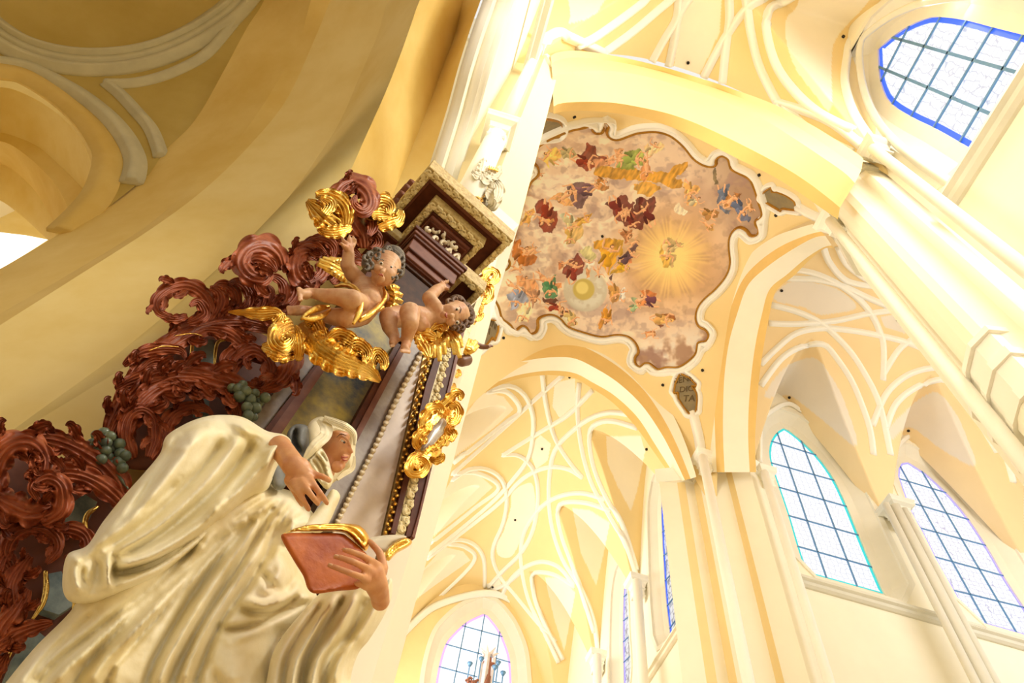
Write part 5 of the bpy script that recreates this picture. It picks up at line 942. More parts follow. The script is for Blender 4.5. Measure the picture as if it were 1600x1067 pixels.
# lower left volutes
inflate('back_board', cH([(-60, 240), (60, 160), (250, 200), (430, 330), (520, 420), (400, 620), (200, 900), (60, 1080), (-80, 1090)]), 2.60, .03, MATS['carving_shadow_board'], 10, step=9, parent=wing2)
for l, w_, d, lb in (([(480, 400), (470, 300), (400, 215), (300, 150), (200, 115), (110, 120), (40, 160)], [12, 22, 24, 22, 18, 14, 10], [2.46, 2.38, 2.34], 8), ([(520, 420), (440, 330), (350, 270), (260, 250), (190, 270), (170, 330)], [10, 18, 20, 18, 14, 5], [2.40, 2.32, 2.28], 5),
                     ([(-20, 330), (-20, 230), (30, 150), (110, 130), (170, 180), (165, 250), (110, 280)], [24, 26, 26, 24, 20, 16, 6], [2.36, 2.26, 2.20], 6), ([(160, 440), (230, 400), (240, 310), (190, 270), (130, 300), (150, 350)], [14, 20, 20, 17, 12, 5], [2.30, 2.22, 2.18], 5),
                     ([(-30, 330), (40, 370), (120, 400), (200, 380)], [20, 28, 26, 10], [2.36, 2.28], 4), ([(-20, 420), (60, 440), (140, 430), (220, 440)], [16, 18, 14, 6], [2.38, 2.34], 4), ([(200, 110), (170, 60), (128, 64)], [9, 8, 2], 2.40, 2), ([(150, 100), (190, 75), (185, 50)], [6, 6, 2], 2.38, 2), ([(170, 110), (230, 110), (290, 140)], [7, 9, 4], 2.36, 3),
                     ([(60, 640), (20, 560), (50, 490), (120, 460), (200, 480), (225, 540), (180, 600)], [14, 17, 17, 15, 14, 12, 4], [2.40, 2.34, 2.30], 6), ([(190, 490), (260, 465), (330, 490), (340, 550), (290, 600), (250, 640)], [9, 14, 15, 14, 11, 5], [2.42, 2.36], 5), ([(40, 900), (60, 800), (50, 690), (90, 610), (120, 570)], [10, 20, 22, 18, 7], [2.40, 2.34, 2.36], 5),
                     ([(-30, 960), (0, 860), (60, 780), (110, 700)], [14, 22, 20, 8], [2.38, 2.32], 4), ([(-10, 930), (60, 880), (130, 850), (205, 830)], [16, 18, 14, 4], [2.36, 2.30], 4), ([(-30, 700), (0, 600), (40, 540)], [12, 18, 8], [2.40, 2.36], 3), ([(-40, 1060), (0, 1000), (30, 950)], [12, 14, 4], [2.4, 2.36], 3)):
    leaflets(cH(l), w_, d, leaf('leaf', cH(l), w_, d, m_red, wing2, lb, curl=.035, bow=.035))
for l in ([(200, 460), (230, 400), (330, 330), (380, 360), (330, 470), (250, 480)], [(190, 640), (240, 630), (290, 760), (230, 800), (170, 780)], [(60, 960), (130, 850), (180, 890), (80, 1050), (20, 1060)]): pprism('marble_slat', cH(l), 2.50, .04, m_bmb, wing2)
gfr(cH([(385, 378), (345, 405), (332, 440), (338, 475)]), [2, 4.2, 4.2, 3], 2.40, wing2); gfr(cH([(178, 630), (180, 700), (165, 760), (125, 820)]), [3, 4.4, 4.2, 2], 2.38, wing2); gfr(cH([(290, 740), (285, 790)]), [2.5, 2], 2.42, wing2); gfr(cH([(45, 940), (20, 990), (0, 1030)]), [2.5, 3, 2], 2.4, wing2)
# grapes
def grapes(label, pts, r_, d, stem):
    g = empty('grape_bunch', A1(*np.mean(pts, 0), d), label, 'grapes')
    for i, (x, y) in enumerate(pts):
        P = A1(x, y, d-.02*((i*7) % 3)); rr_ = rm(x, y, d, r_*(.9+.2*((i*5) % 3)/2)); bm = bmesh.new(); bmesh.ops.create_uvsphere(bm, u_segments=14, v_segments=9, radius=rr_, matrix=Matrix.Translation(P)); me = bpy.data.meshes.new('grape'); bm.to_mesh(me); bm.free(); adopt(link('grape', me, m_grape), g)
    if stem: ptube('stem', stem, d, [2.5, 3, 1.5], m_grape, g)
grapes('bunch of green carved grapes between the two scroll carvings', cH([(375, 98), (405, 92), (430, 105), (360, 130), (388, 128), (415, 130), (348, 150), (380, 165), (412, 160), (440, 150), (465, 135), (395, 195), (425, 185), (472, 172), (490, 180), (435, 215), (465, 205), (478, 228), (440, 115), (370, 170)]), 8.6, 2.38, cH([(440, 240), (470, 270), (500, 310)]))
grapes('bunch of green carved grapes just above the robed shoulder', cG([(1090, 755), (1125, 795), (1155, 770), (1140, 740), (1175, 810), (1160, 845), (1197, 780), (1200, 850), (1165, 885), (1220, 820), (1120, 760), (1245, 800), (1190, 890)]), 8.6, 2.28, None)
# ================================================================ large gilded leaves
gl1 = empty('gilded_leaf', A1(510, 540, 2.0), 'large gilded acanthus leaf sweeping under the putti', 'carving')
def GL(par, l, w_, d, lobes=6, **k): k.setdefault('curl', .035); k.setdefault('groove', .012); k.setdefault('sc', .2); k.setdefault('k', 2.8); k.setdefault('wave', .005); return leaf('leaf', l, w_, d, m_gold, par, lobes, **k)
GL(gl1, cK([(330, 560), (390, 630), (470, 710), (570, 770), (680, 810), (760, 850), (815, 900)]), [12, 22, 27, 26, 22, 16, 3], [2.10, 1.98, 1.92, 1.94, 2.0], 8, k=4)
GL(gl1, cK([(330, 780), (330, 700), (320, 620), (300, 570)]), [5, 12, 13, 5], [2.02, 1.98, 2.02], 4)
GL(gl1, cK([(310, 700), (230, 720), (160, 700), (110, 690)]), [16, 20, 15, 4], [2.04, 1.96, 2.0], 5); GL(gl1, cK([(300, 560), (250, 580), (200, 630), (240, 680), (290, 640), (250, 620)]), [16, 18, 18, 16, 10, 3], [2.02, 1.92, 1.88], 5, bow=.04)
GL(gl1, cK([(190, 570), (220, 530), (240, 490)]), [12, 11, 3], [2.0, 1.96], 2); GL(gl1, cK([(510, 700), (530, 640), (580, 620), (640, 650), (690, 690), (735, 760)]), [9, 12, 13, 12, 12, 6], [2.02, 1.94, 1.96], 5)
GL(gl1, cK([(600, 720), (640, 690), (690, 680), (740, 730), (720, 790)]), [10, 12, 12, 10, 4], [1.96, 1.90], 4); GL(gl1, cK([(760, 820), (770, 770), (800, 730), (840, 780), (830, 830)]), [8, 11, 11, 9, 4], [2.0, 1.96], 4); GL(gl1, cK([(370, 560), (420, 540), (460, 600), (490, 680)]), [7, 12, 12, 5], [2.04, 1.98], 4)
GL(gl1, cK([(-90, 485), (20, 490), (110, 495), (190, 490), (240, 520)]), [2, 6, 12, 11, 4], [2.2, 2.12, 2.06], 4)
gl2 = empty('gilded_leaf', A1(510, 335, 2.2), 'gilded leaf cluster at the top left of the carving', 'carving')
for l, w_, d in (([(560, 340), (530, 290), (480, 250), (430, 210), (390, 175)], [14, 24, 24, 16, 4], [2.28, 2.20, 2.22]), ([(570, 300), (570, 230), (540, 180), (480, 150), (430, 150)], [10, 16, 17, 13, 5], [2.24, 2.16, 2.18]), ([(440, 300), (480, 320), (540, 320), (600, 300)], [6, 11, 12, 4], [2.2, 2.16]), ([(470, 240), (500, 190), (450, 160)], [9, 12, 4], [2.14, 2.12])): GL(gl2, cI(l), w_, d, 5)
gl3 = empty('gilded_leaf', A1(610, 330, 2.3), 'gilded curled scrolls beside the cornice', 'carving')
for l, w_, d in (([(690, 270), (700, 210), (740, 180), (780, 200), (770, 240)], [9, 14, 14, 11, 4], [2.3, 2.22]), ([(720, 300), (770, 280), (820, 260), (830, 220)], [10, 14, 12, 4], [2.3, 2.22]), ([(740, 170), (760, 150), (770, 175)], [5, 7, 2], [2.25]), ([(690, 240), (740, 240), (790, 250)], [8, 12, 5], [2.24])): GL(gl3, cI(l), w_, d, 4)
# brown beads along the left edge of the cornice
for x, y in ((806, 195), (826, 160), (850, 128), (872, 106)):
    p = cI([(x, y)])[0]; q = A1(*p, 2.5); tube('bead', [q-BV*.05, q+BV*.1], rm(*p, 2.5, 6.5), m_mar2, None, 10); o = bpy.context.scene.objects[-1]
    adopt(o, alt)
# ================================================================ putti
def eyeball(x, y, d, r, par, look=(0, 0)):
    o = blob('eye', [[(x, y, d, r)]], m_eye, .003, par, 0); blob('iris', [[(x+look[0], y+look[1], d-rm(x, y, d, r)*.72, r*.55)]], m_iris, .002, o, 0)
def curls(name, pts, d, r_, m, par, seed=3):
    r = random.Random(seed); ps = []
    for x, y in pts:
        a0 = r.uniform(0, 6.3); th = np.linspace(0, 4.5, 12); q = [(x+math.cos(a0+t)*r_*(1-t/6), y+math.sin(a0+t)*r_*(1-t/6)) for t in th]; ps.append(ptube('t', q, d-r.uniform(0, .03), [r_*.55, r_*.5, r_*.25], m, None, 14, 6))
    return joinb(name, ps, m, par)
p1_ = empty('putto', A1(570, 470, 2.0), 'naked winged putto with raised arm and grey curls, left one of the pair', 'putto', 'carved putti on the altar')
K1 = lambda x, y: (380+.2625*x, 360+.2625*y); kk = lambda x, y, d, r: (*K1(x, y), d, r*.2625)
hd = 1.90
blob('body', [[kk(845, 215, hd, 92), kk(835, 265, hd-.02, 72)], [kk(790, 320, 2.0, 45), kk(840, 270, 1.93, 45)], [kk(722, 350, 2.02, 82), kk(742, 430, 1.97, 88), kk(700, 490, 2.0, 82)],
   [kk(690, 290, 2.02, 46), kk(650, 258, 2.0, 50), kk(620, 205, 1.97, 44), kk(628, 140, 1.93, 36), kk(628, 100, 1.91, 28)], [kk(790, 340, 2.04, 45), kk(835, 400, 2.08, 38), kk(860, 470, 2.12, 30)],
   [kk(700, 440, 1.98, 66), kk(648, 415, 1.85, 68), kk(570, 395, 1.88, 54), kk(490, 388, 1.92, 45), kk(415, 374, 1.97, 33), kk(385, 372, 1.97, 33)], [kk(375, 380, 1.96, 34), kk(345, 378, 1.95, 28)],
   [kk(680, 510, 2.0, 70), kk(605, 522, 1.95, 66), kk(530, 512, 2.0, 54), kk(440, 496, 2.05, 42), kk(355, 475, 2.06, 32)], [kk(340, 475, 2.06, 34), kk(290, 478, 2.05, 30)],
   [kk(612, 90, 1.90, 24), kk(595, 60, 1.89, 12), kk(588, 40, 1.88, 9)], [kk(628, 80, 1.90, 20), kk(628, 50, 1.88, 11), kk(632, 30, 1.87, 8)], [kk(642, 82, 1.90, 20), kk(652, 52, 1.88, 10), kk(655, 35, 1.87, 8)], [kk(650, 92, 1.90, 18), kk(668, 70, 1.89, 10), kk(668, 52, 1.87, 8)], [kk(612, 105, 1.90, 20), kk(590, 85, 1.87, 11), kk(582, 75, 1.86, 9)],
   *[[kk(335+3*i, 345+17*i, 1.945, 13), kk(323+2*i, 343+18*i, 1.94, 9)] for i in range(5)], *[[kk(272+2*i, 455+14*i, 2.05, 12), kk(262+2*i, 455+14*i, 2.045, 9)] for i in range(4)],
   [kk(838, 235, hd-.085, 17), kk(828, 246, hd-.095, 14)], [kk(800, 228, hd-.055, 30)], [kk(880, 262, hd-.05, 30)], [kk(820, 288, hd-.06, 26)], [kk(818, 268, hd-.08, 13)]],
   m_skin2, .0065, p1_, 4, ell=[(*K1(850, 205), hd, 24, 22, 24, 0.5)])
blob('hair_cap', [[kk(885, 165, hd+.035, 84)], [kk(800, 160, hd+.04, 62)], [kk(905, 235, hd+.045, 62)], [kk(750, 200, hd+.06, 50)]], m_hair, .008, p1_)
eyeball(*K1(820, 198), hd-.078, 3.6, p1_, (.6, -.5)); eyeball(*K1(878, 222), hd-.072, 3.6, p1_, (.6, -.5))
ptube('lips', [K1(808, 262), K1(822, 264), K1(834, 274)], hd-.098, [1.0, 2.2, 1.0], m_lip, p1_); ptube('eyebrow', [K1(795, 185), K1(815, 172), K1(838, 178)], hd-.082, [.6, 1.0, .6], m_hair, p1_, 12); ptube('eyebrow', [K1(865, 190), K1(890, 198), K1(905, 220)], hd-.076, [.6, 1.0, .6], m_hair, p1_, 12)
curls('hair', [K1(*q) for q in ((735, 160), (760, 145), (800, 130), (845, 125), (880, 125), (910, 150), (935, 180), (940, 215), (930, 260), (905, 290), (740, 190), (755, 215), (870, 110), (790, 155), (905, 175), (730, 225))], hd-.03, 6.2, m_hair, p1_)
def feather_wing(name, label, anchor, fs, par=None, m=None, d=2.0, cat='wing'):
    return [leaf('feather', [K1(*a), K1((a[0]+b[0])/2+cx, (a[1]+b[1])/2+cy), K1(*b)], [3, 5.5, 3.2], [d, d-.04, d-.02], m or m_gold, par, 1, curl=.0, groove=.006, k=2, bow=.02, nu=14, nv=9, sc=0, wave=0) for a, b, cx, cy in fs]
feather_wing('w', '', None, [((600, 250), (450, 175), 0, -10), ((600, 265), (440, 200), 0, -6), ((600, 230), (470, 165), 0, -12), ((610, 270), (480, 225), 0, 5), ((620, 280), (520, 250), 0, 5), ((625, 285), (560, 275), 0, 5), ((600, 215), (510, 165), 0, -8), ((600, 200), (550, 170), 0, -5), ((630, 290), (590, 290), 0, 4)], p1_, None, 2.16)
feather_wing('w', '', None, [((850, 340), (930, 350), 0, -8), ((850, 370), (950, 390), 0, -8), ((850, 395), (950, 430), 0, -5), ((850, 420), (935, 465), 0, 0), ((860, 350), (900, 330), 0, 0), ((880, 380), (920, 370), 0, 0), ((880, 420), (915, 415), 0, 0), ((850, 440), (900, 470), 0, 0)], p1_, None, 2.08)
for l, r_, d in (([(545, 335), (610, 325), (665, 345), (695, 395), (700, 450), (680, 510), (655, 555)], [2, 4, 4.5, 4, 4.5, 5, 2.5], [2.0, 1.92, 1.84, 1.84, 1.86]), ([(690, 540), (740, 510), (790, 470), (825, 430), (845, 390), (835, 340)], [2.5, 5, 5, 4.5, 4, 2], [1.90, 1.88, 1.92, 1.96]), ([(345, 530), (380, 495), (440, 465), (510, 455)], [2, 4.5, 6, 3], [1.98, 1.96, 1.96]), ([(350, 520), (400, 530), (470, 510), (520, 470)], [2, 5, 5, 2], [1.96, 1.95]), ([(700, 520), (760, 490), (830, 460)], [2, 5, 4], [1.88, 1.92])):
    o = ptube('drapery', [K1(*q) for q in l], d, r_, m_gold, p1_, 30, 8)
p2_ = empty('putto', A1(680, 495, 2.0), 'naked winged putto lying sideways with brown curls, right one of the pair', 'putto', 'carved putti on the altar')
hd = 1.93
blob('body', [[kk(1265, 500, hd, 88), kk(1225, 500, hd-.02, 66)], [kk(1185, 505, 1.99, 46), kk(1230, 500, 1.95, 46)], [kk(1160, 510, 2.02, 70), kk(1100, 530, 2.0, 74), kk(1010, 520, 1.98, 82)],
   [kk(1175, 480, 2.0, 44), kk(1165, 520, 1.94, 42), kk(1138, 450, 1.92, 48), kk(1105, 402, 1.92, 43), kk(1150, 355, 1.94, 35), kk(1185, 335, 1.95, 27)],
   [kk(992, 488, 1.89, 66), kk(994, 555, 1.87, 54), kk(980, 615, 1.92, 43), kk(972, 660, 1.95, 33)], [kk(970, 680, 1.94, 32), kk(962, 702, 1.92, 28)],
   [kk(930, 512, 2.03, 70), kk(868, 515, 2.0, 62), kk(870, 572, 2.0, 48), kk(900, 630, 2.0, 34)], [kk(900, 645, 1.99, 32), kk(890, 670, 1.97, 24)], [kk(1040, 560, 1.98, 66), kk(1080, 580, 2.0, 40)],
   *[[kk(1178+12*i, 318-3*i, 1.94, 11), kk(1180+13*i, 303-2*i, 1.93, 8)] for i in range(4)], [kk(1205, 345, 1.94, 14), kk(1222, 350, 1.92, 9)], *[[kk(940+13*i, 712+2*i, 1.915, 11), kk(938+13*i, 722+2*i, 1.91, 8)] for i in range(5)], *[[kk(878+10*i, 683, 1.96, 9), kk(876+10*i, 692, 1.955, 7)] for i in range(3)],
   [kk(1248, 505, hd-.082, 15), kk(1236, 506, hd-.095, 14)], [kk(1235, 470, hd-.055, 28)], [kk(1235, 545, hd-.055, 28)], [kk(1192, 503, hd-.055, 24)], [kk(1212, 504, hd-.075, 12)]], m_skin2, .0065, p2_, 4)
blob('hair_cap', [[kk(1300, 500, hd+.04, 84)], [kk(1270, 440, hd+.05, 62)], [kk(1275, 560, hd+.05, 60)]], m_hair2, .008, p2_)
eyeball(*K1(1272, 470), hd-.076, 3.5, p2_, (-.3, .2)); eyeball(*K1(1274, 548), hd-.076, 3.5, p2_, (-.3, .2))
ptube('lips', [K1(1212, 488), K1(1206, 504), K1(1212, 520)], hd-.086, [1.0, 2.2, 1.0], m_lip, p2_); ptube('eyebrow', [K1(1285, 450), K1(1296, 470), K1(1290, 492)], hd-.08, [.6, 1.1, .6], m_hair2, p2_, 12); ptube('eyebrow', [K1(1288, 525), K1(1298, 550), K1(1288, 570)], hd-.08, [.6, 1.1, .6], m_hair2, p2_, 12)
curls('hair', [K1(*q) for q in ((1230, 420), (1265, 415), (1300, 430), (1325, 450), (1345, 480), (1350, 510), (1345, 540), (1330, 565), (1300, 585), (1270, 590), (1240, 580), (1310, 470), (1320, 510), (1310, 550))], hd-.03, 6, m_hair2, p2_)
feather_wing('w', '', None, [((1190, 570), (1290, 760), 20, 0), ((1200, 580), (1260, 740), 16, 0), ((1180, 590), (1230, 700), 10, 0), ((1160, 600), (1170, 780), 0, 0), ((1140, 610), (1140, 760), -5, 0), ((1170, 600), (1200, 740), 5, 0), ((1220, 590), (1300, 700), 20, -10), ((1110, 610), (1040, 700), -10, 10), ((1090, 610), (1020, 640), 0, 10), ((1100, 620), (1080, 740), -5, 0), ((1120, 610), (1110, 720), 0, 0), ((1180, 570), (1160, 640), 0, 0), ((1060, 610), (1030, 680), 0, 0), ((1215, 600), (1280, 740), 22, 0)], p2_, None, 2.0)
for l, w_ in (([(1010, 600), (1050, 640), (1090, 700), (1110, 760)], [5, 12, 12, 4]), ([(1110, 600), (1150, 570), (1190, 560), (1200, 600)], [6, 12, 10, 4]), ([(1030, 620), (1090, 620), (1150, 640)], [6, 12, 5])): leaf('drapery', [K1(*q) for q in l], w_, [2.0, 1.94], m_gold, p2_, 3, curl=.03, groove=.008)
p3_ = empty('putto', A1(745, 545, 2.6), 'mostly hidden putto with dark arm stretched past the altar corner', 'putto')
blob('body', [[kk(1300, 780, 2.5, 34), kk(1330, 770, 2.5, 38)], [kk(1390, 680, 2.5, 18), kk(1420, 692, 2.5, 18), kk(1450, 695, 2.48, 15), kk(1475, 685, 2.47, 9), kk(1488, 692, 2.46, 6)], [kk(1340, 700, 2.52, 36), kk(1390, 680, 2.5, 20)], [kk(1455, 688, 2.47, 10), kk(1470, 697, 2.45, 6)]], mat('dark_skin', (128, 86, 62), .45), .008, p3_)
feather_wing('w', '', None, [((1320, 740), (1340, 640), 0, 0), ((1325, 735), (1365, 650), 0, 0), ((1330, 735), (1390, 655), 0, 0), ((1335, 735), (1400, 680), 0, 0), ((1330, 730), (1345, 680), 0, 0)], p3_, m_gold, 2.46)
# ---- gilded scrolls along the right edge and the cartouche frame
gs = empty('gilded_scroll', A1(760, 450, 2.4), 'gilded openwork scroll curling off the right cornice corner', 'carving')
cL = lambda l: C(590, 340, .14055, l)
for l, w_ in (([(1060, 720), (1120, 700), (1180, 670), (1210, 620), (1270, 590), (1320, 620), (1310, 690), (1250, 720), (1210, 690), (1235, 660)], [4, 7, 8, 8, 8, 7, 7, 7, 5, 2]), ([(1140, 700), (1190, 760), (1240, 800), (1240, 880), (1190, 930), (1150, 960)], [5, 9, 9, 8, 7, 3]), ([(1200, 830), (1180, 880), (1200, 920)], [5, 6, 3])): leaf('leaf', cL(l), w_, [2.40, 2.34, 2.36], m_gold, gs, 4, curl=.05, groove=.006)
cN = lambda l: C(620, 440, .1875, l)
for l, w_ in (([(720, 190), (690, 250), (700, 290), (660, 330)], [3, 6, 6, 2]), ([(690, 280), (650, 320), (640, 360)], [3, 5, 2]), ([(505, 730), (520, 760), (490, 800)], [3, 5, 2]), ([(470, 845), (480, 870), (450, 890)], [2, 4, 2])): leaf('leaf', cN(l), w_, [2.44, 2.38], m_gold, gs, 3, curl=.05, groove=.005)
gc = empty('gilded_cartouche', A1(685, 670, 2.2), 'gilded cartouche with a pale oval shield on the altar edge', 'cartouche')
cO = lambda l: C(600, 580, .16875, l)
inflate('shield', cO([(560, 440), (580, 480), (560, 560), (510, 620), (450, 690), (380, 730), (340, 730), (370, 650), (400, 590), (440, 520), (490, 480), (520, 440)]), 2.17, .03, mat('oval_painting', (222, 216, 206), .3, rgb2=(176, 160, 146), scale=9, coat=.3), 8, step=2.5, parent=gc)
inflate('backing', cO([(480, 300), (600, 320), (690, 320), (690, 440), (640, 560), (600, 690), (540, 700), (530, 830), (470, 820), (430, 900), (330, 960), (230, 950), (220, 880), (300, 700), (330, 500), (400, 400)]), 2.23, .02, m_gold, 8, step=4, parent=gc)
for l, w_, d in (([(520, 330), (560, 300), (610, 250), (660, 200), (710, 210), (700, 270)], [6, 8, 9, 8, 7, 3], [2.2, 2.12]), ([(440, 330), (490, 300), (520, 270)], [6, 7, 2], [2.18]), ([(370, 560), (350, 500), (380, 420), (440, 350), (510, 340), (530, 400)], [5, 8, 10, 11, 9, 4], [2.16, 2.1]), ([(330, 720), (300, 660), (330, 580), (390, 540), (440, 480)], [6, 9, 10, 9, 4], [2.15, 2.1]),
                 ([(600, 330), (660, 320), (690, 370), (670, 450), (620, 470), (600, 430), (630, 420)], [6, 9, 9, 8, 7, 5, 2], [2.18, 2.12]), ([(640, 470), (600, 540), (640, 580), (610, 650)], [5, 8, 8, 4], [2.2, 2.14]), ([(430, 740), (490, 700), (540, 650), (560, 590)], [4, 7, 7, 3], [2.14, 2.1]), ([(350, 760), (280, 800), (240, 870), (260, 940), (340, 940), (390, 870), (340, 820), (290, 860)], [5, 9, 10, 9, 9, 8, 6, 3], [2.16, 2.08]), ([(420, 800), (480, 830), (540, 800), (530, 760)], [4, 7, 7, 3], [2.18, 2.12]), ([(340, 640), (370, 620), (380, 650), (350, 670)], [4, 5, 4, 2], [2.1]), ([(380, 770), (420, 720), (470, 690)], [3, 5, 3], [2.12])): leaf('leaf', cO(l), w_, d, m_gold, gc, 4, curl=.05, groove=.007)
# ---- grey white leafy crest with a small crown above the cornice
cr = empty('leafy_crest', A1(762, 290, 2.48), 'grey white leafy crest with a small gold crown above the cornice', 'crest')
cP = lambda l: C(580, 230, .225, l); m_cr = mat('grey_white_carving', (236, 228, 206), .6, rgb2=(206, 196, 170), scale=8)
for l, w_, d in (([(760, 170), (780, 110), (770, 80)], [9, 9, 3], 2.39), ([(790, 200), (740, 190), (700, 165)], [6, 9, 3], 2.37), ([(800, 180), (850, 190), (910, 160)], [7, 10, 3], 2.37), ([(860, 210), (890, 150), (900, 130)], [6, 7, 2], 2.37), ([(720, 260), (760, 230), (820, 230), (860, 270), (850, 320), (800, 300)], [6, 11, 13, 12, 9, 3], [2.39, 2.6]), ([(800, 300), (850, 340), (850, 400), (810, 430)], [9, 13, 11, 4], [2.39, 2.6]), ([(860, 230), (890, 280), (880, 350), (860, 370)], [6, 10, 9, 4], [2.41, 2.36]), ([(790, 330), (810, 370), (800, 420)], [5, 7, 3], 2.6), ([(780, 180), (800, 210), (840, 200)], [9, 12, 7], 2.37)): leaf('leaf', cP(l), w_, d, m_cr, cr, 3, curl=.04, groove=.006)
pprism('post', cP([(640, 320), (720, 235), (740, 250), (660, 330)]), 2.53, .06, m_gmb2, cr); pprism('post', cP([(770, 350), (800, 350), (780, 430), (755, 420)]), 2.47, .05, m_gmb, cr)
for l, w_ in (([(680, 320), (720, 300), (760, 320), (740, 350)], [7, 9, 9, 4]), ([(690, 340), (740, 350), (770, 380)], [5, 7, 3])): leaf('gilt_leaf', cP(l), w_, [2.7, 2.37], m_gold, cr, 3, curl=.04)
for i in range(5): o = leaf('crown_point', cP([(820+14*i, 150+4*i), (822+15*i, 125+5*i)]), [1.6, .5], 2.33, m_gold, cr, 1, nu=6, nv=5, sc=0)
ptube('crown_ring', cP([(815, 150), (845, 150), (880, 168)]), 2.33, [1.5, 2, 1.5], m_gold, cr)
# ================================================================ the robed statue
st = empty('statue', A1(300, 1067, 1.95)*np.array([1, 1, 0]), 'life-size painted wooden statue in a flowing cream robe looking up and holding a book', 'statue')
def FO(conv, L): return [(conv(l), a, w_) for l, a, w_ in L]
rb = FO(cH, [
 ([(1010, 400), (870, 560), (740, 740), (610, 960), (560, 1100)], -.045, 7), ([(1060, 400), (940, 600), (810, 800), (700, 1000), (660, 1100)], -.045, 7), ([(900, 470), (700, 640), (480, 830), (330, 1000), (280, 1100)], -.04, 8),
 ([(780, 520), (600, 690), (400, 850), (220, 990), (120, 1100)], -.045, 8), ([(1090, 430), (1010, 620), (910, 760), (835, 880), (750, 1100)], -.05, 7), ([(960, 430), (790, 600), (620, 800), (470, 970), (400, 1100)], -.03, 6),
 ([(1030, 400), (905, 580), (775, 770), (655, 980), (610, 1100)], .03, 7), ([(950, 450), (760, 640), (560, 830), (410, 980), (340, 1100)], .035, 9), ([(840, 500), (650, 670), (440, 850), (270, 1000), (200, 1100)], .04, 10), ([(1000, 560), (900, 700), (780, 880), (710, 1080)], .03, 7),
 ([(1110, 350), (1050, 400), (980, 460), (900, 560)], -.025, 5), ([(1150, 370), (1110, 420), (1080, 520), (1040, 600)], -.025, 5), ([(1060, 330), (980, 380), (900, 440)], -.02, 5), ([(1130, 350), (1085, 410), (1040, 480)], .02, 5), ([(1190, 400), (1120, 460), (1100, 560)], -.03, 6), ([(1080, 340), (1010, 400), (930, 470)], .02, 5), ([(1200, 380), (1150, 420), (1130, 500)], .02, 5),
 ([(860, 860), (960, 850), (1080, 800), (1220, 745)], -.045, 6), ([(930, 775), (1000, 795), (1090, 775), (1180, 720)], -.05, 6), ([(960, 745), (1040, 765), (1120, 735)], .035, 6), ([(1110, 720), (1160, 640), (1180, 600)], -.04, 6), ([(1040, 700), (1090, 640), (1100, 570)], .03, 8), ([(1010, 620), (1060, 680), (1080, 700)], -.03, 6), ([(900, 900), (960, 880), (1030, 850)], .02, 8), ([(820, 1000), (850, 1060), (860, 1120)], -.02, 8), ([(940, 960), (930, 1040), (950, 1120)], .04, 22),
 ([(100, 1080), (180, 960), (300, 850), (380, 780)], -.03, 7), ([(60, 1090), (150, 970), (260, 850)], .03, 7), ([(500, 780), (400, 900), (300, 1000)], .02, 6), ([(640, 740), (520, 880), (430, 1040)], .025, 7)])
robe = inflate('robe', cH([(250, 1190), (-40, 1190), (-10, 1110), (130, 935), (250, 815), (300, 750), (420, 560), (600, 400), (800, 300), (1000, 262), (1075, 300), (1150, 325), (1215, 395), (1240, 450), (1180, 520), (1170, 600), (1210, 690), (1235, 740), (1150, 850), (1090, 900), (1065, 1000), (1060, 1190), (650, 1210)]), 2.05, .20, m_robe, 70, rb, 4, .12, st, noise=.015)
mt = FO(cH, [
 ([(700, 95), (640, 200), (530, 370), (380, 520)], -.03, 8), ([(880, 110), (760, 260), (570, 440), (400, 555)], -.035, 8), ([(1000, 120), (850, 300), (660, 465), (460, 580)], -.05, 8), ([(450, 640), (600, 600), (750, 510), (880, 410)], -.07, 6),
 ([(800, 60), (700, 200), (510, 420), (310, 560)], .035, 12), ([(950, 95), (800, 290), (610, 465), (440, 565)], .035, 8), ([(1080, 140), (960, 280), (760, 470), (590, 570), (440, 610)], .05, 10), ([(1040, 310), (860, 440), (700, 570), (560, 660), (430, 700)], .045, 9), ([(590, 230), (450, 440), (300, 570)], .025, 10),
 ([(1060, 160), (980, 240), (860, 370)], -.03, 6), ([(1110, 120), (1060, 170), (1030, 260)], .03, 6), ([(445, 585), (445, 660)], -.06, 7), ([(425, 580), (420, 640), (430, 700)], .05, 5), ([(350, 560), (380, 620), (360, 720)], -.03, 9), ([(290, 600), (300, 680), (330, 740)], .03, 8), ([(330, 600), (320, 660), (350, 700)], -.025, 6), ([(660, 150), (700, 150), (740, 130)], .015, 6), ([(920, 320), (860, 360), (820, 420)], .02, 6), ([(700, 270), (640, 330), (560, 400)], -.02, 6), ([(900, 50), (980, 80), (1060, 110)], .02, 8), ([(840, 40), (930, 90), (1000, 170)], -.015, 8)])
inflate('mantle', cH([(262, 740), (243, 680), (262, 568), (340, 530), (400, 440), (480, 340), (560, 250), (625, 170), (648, 105), (720, 57), (790, 30), (860, 20), (950, 30), (1040, 82), (1110, 98), (1138, 130), (1112, 180), (1085, 225), (1068, 270), (1040, 315), (980, 345), (900, 410), (820, 490), (730, 570), (610, 660), (500, 710), (390, 752), (310, 757)]), 1.93, .14, m_robe, 34, mt, 3.6, .10, st, noise=.012)
sl = FO(cH, [([(1270, 740), (1180, 860), (1120, 980), (1100, 1130)], -.05, 7), ([(1350, 720), (1270, 850), (1200, 970), (1170, 1120)], -.05, 7), ([(1430, 720), (1370, 860), (1290, 970), (1250, 1120)], -.04, 7), ([(1310, 730), (1230, 850), (1160, 980), (1130, 1120)], .045, 7), ([(1400, 700), (1320, 860), (1240, 980), (1210, 1120)], .045, 7), ([(1500, 720), (1420, 870), (1330, 980), (1300, 1100)], .04, 8), ([(1460, 720), (1400, 840), (1340, 930)], -.025, 6), ([(1440, 660), (1490, 700), (1525, 700)], .03, 5)])
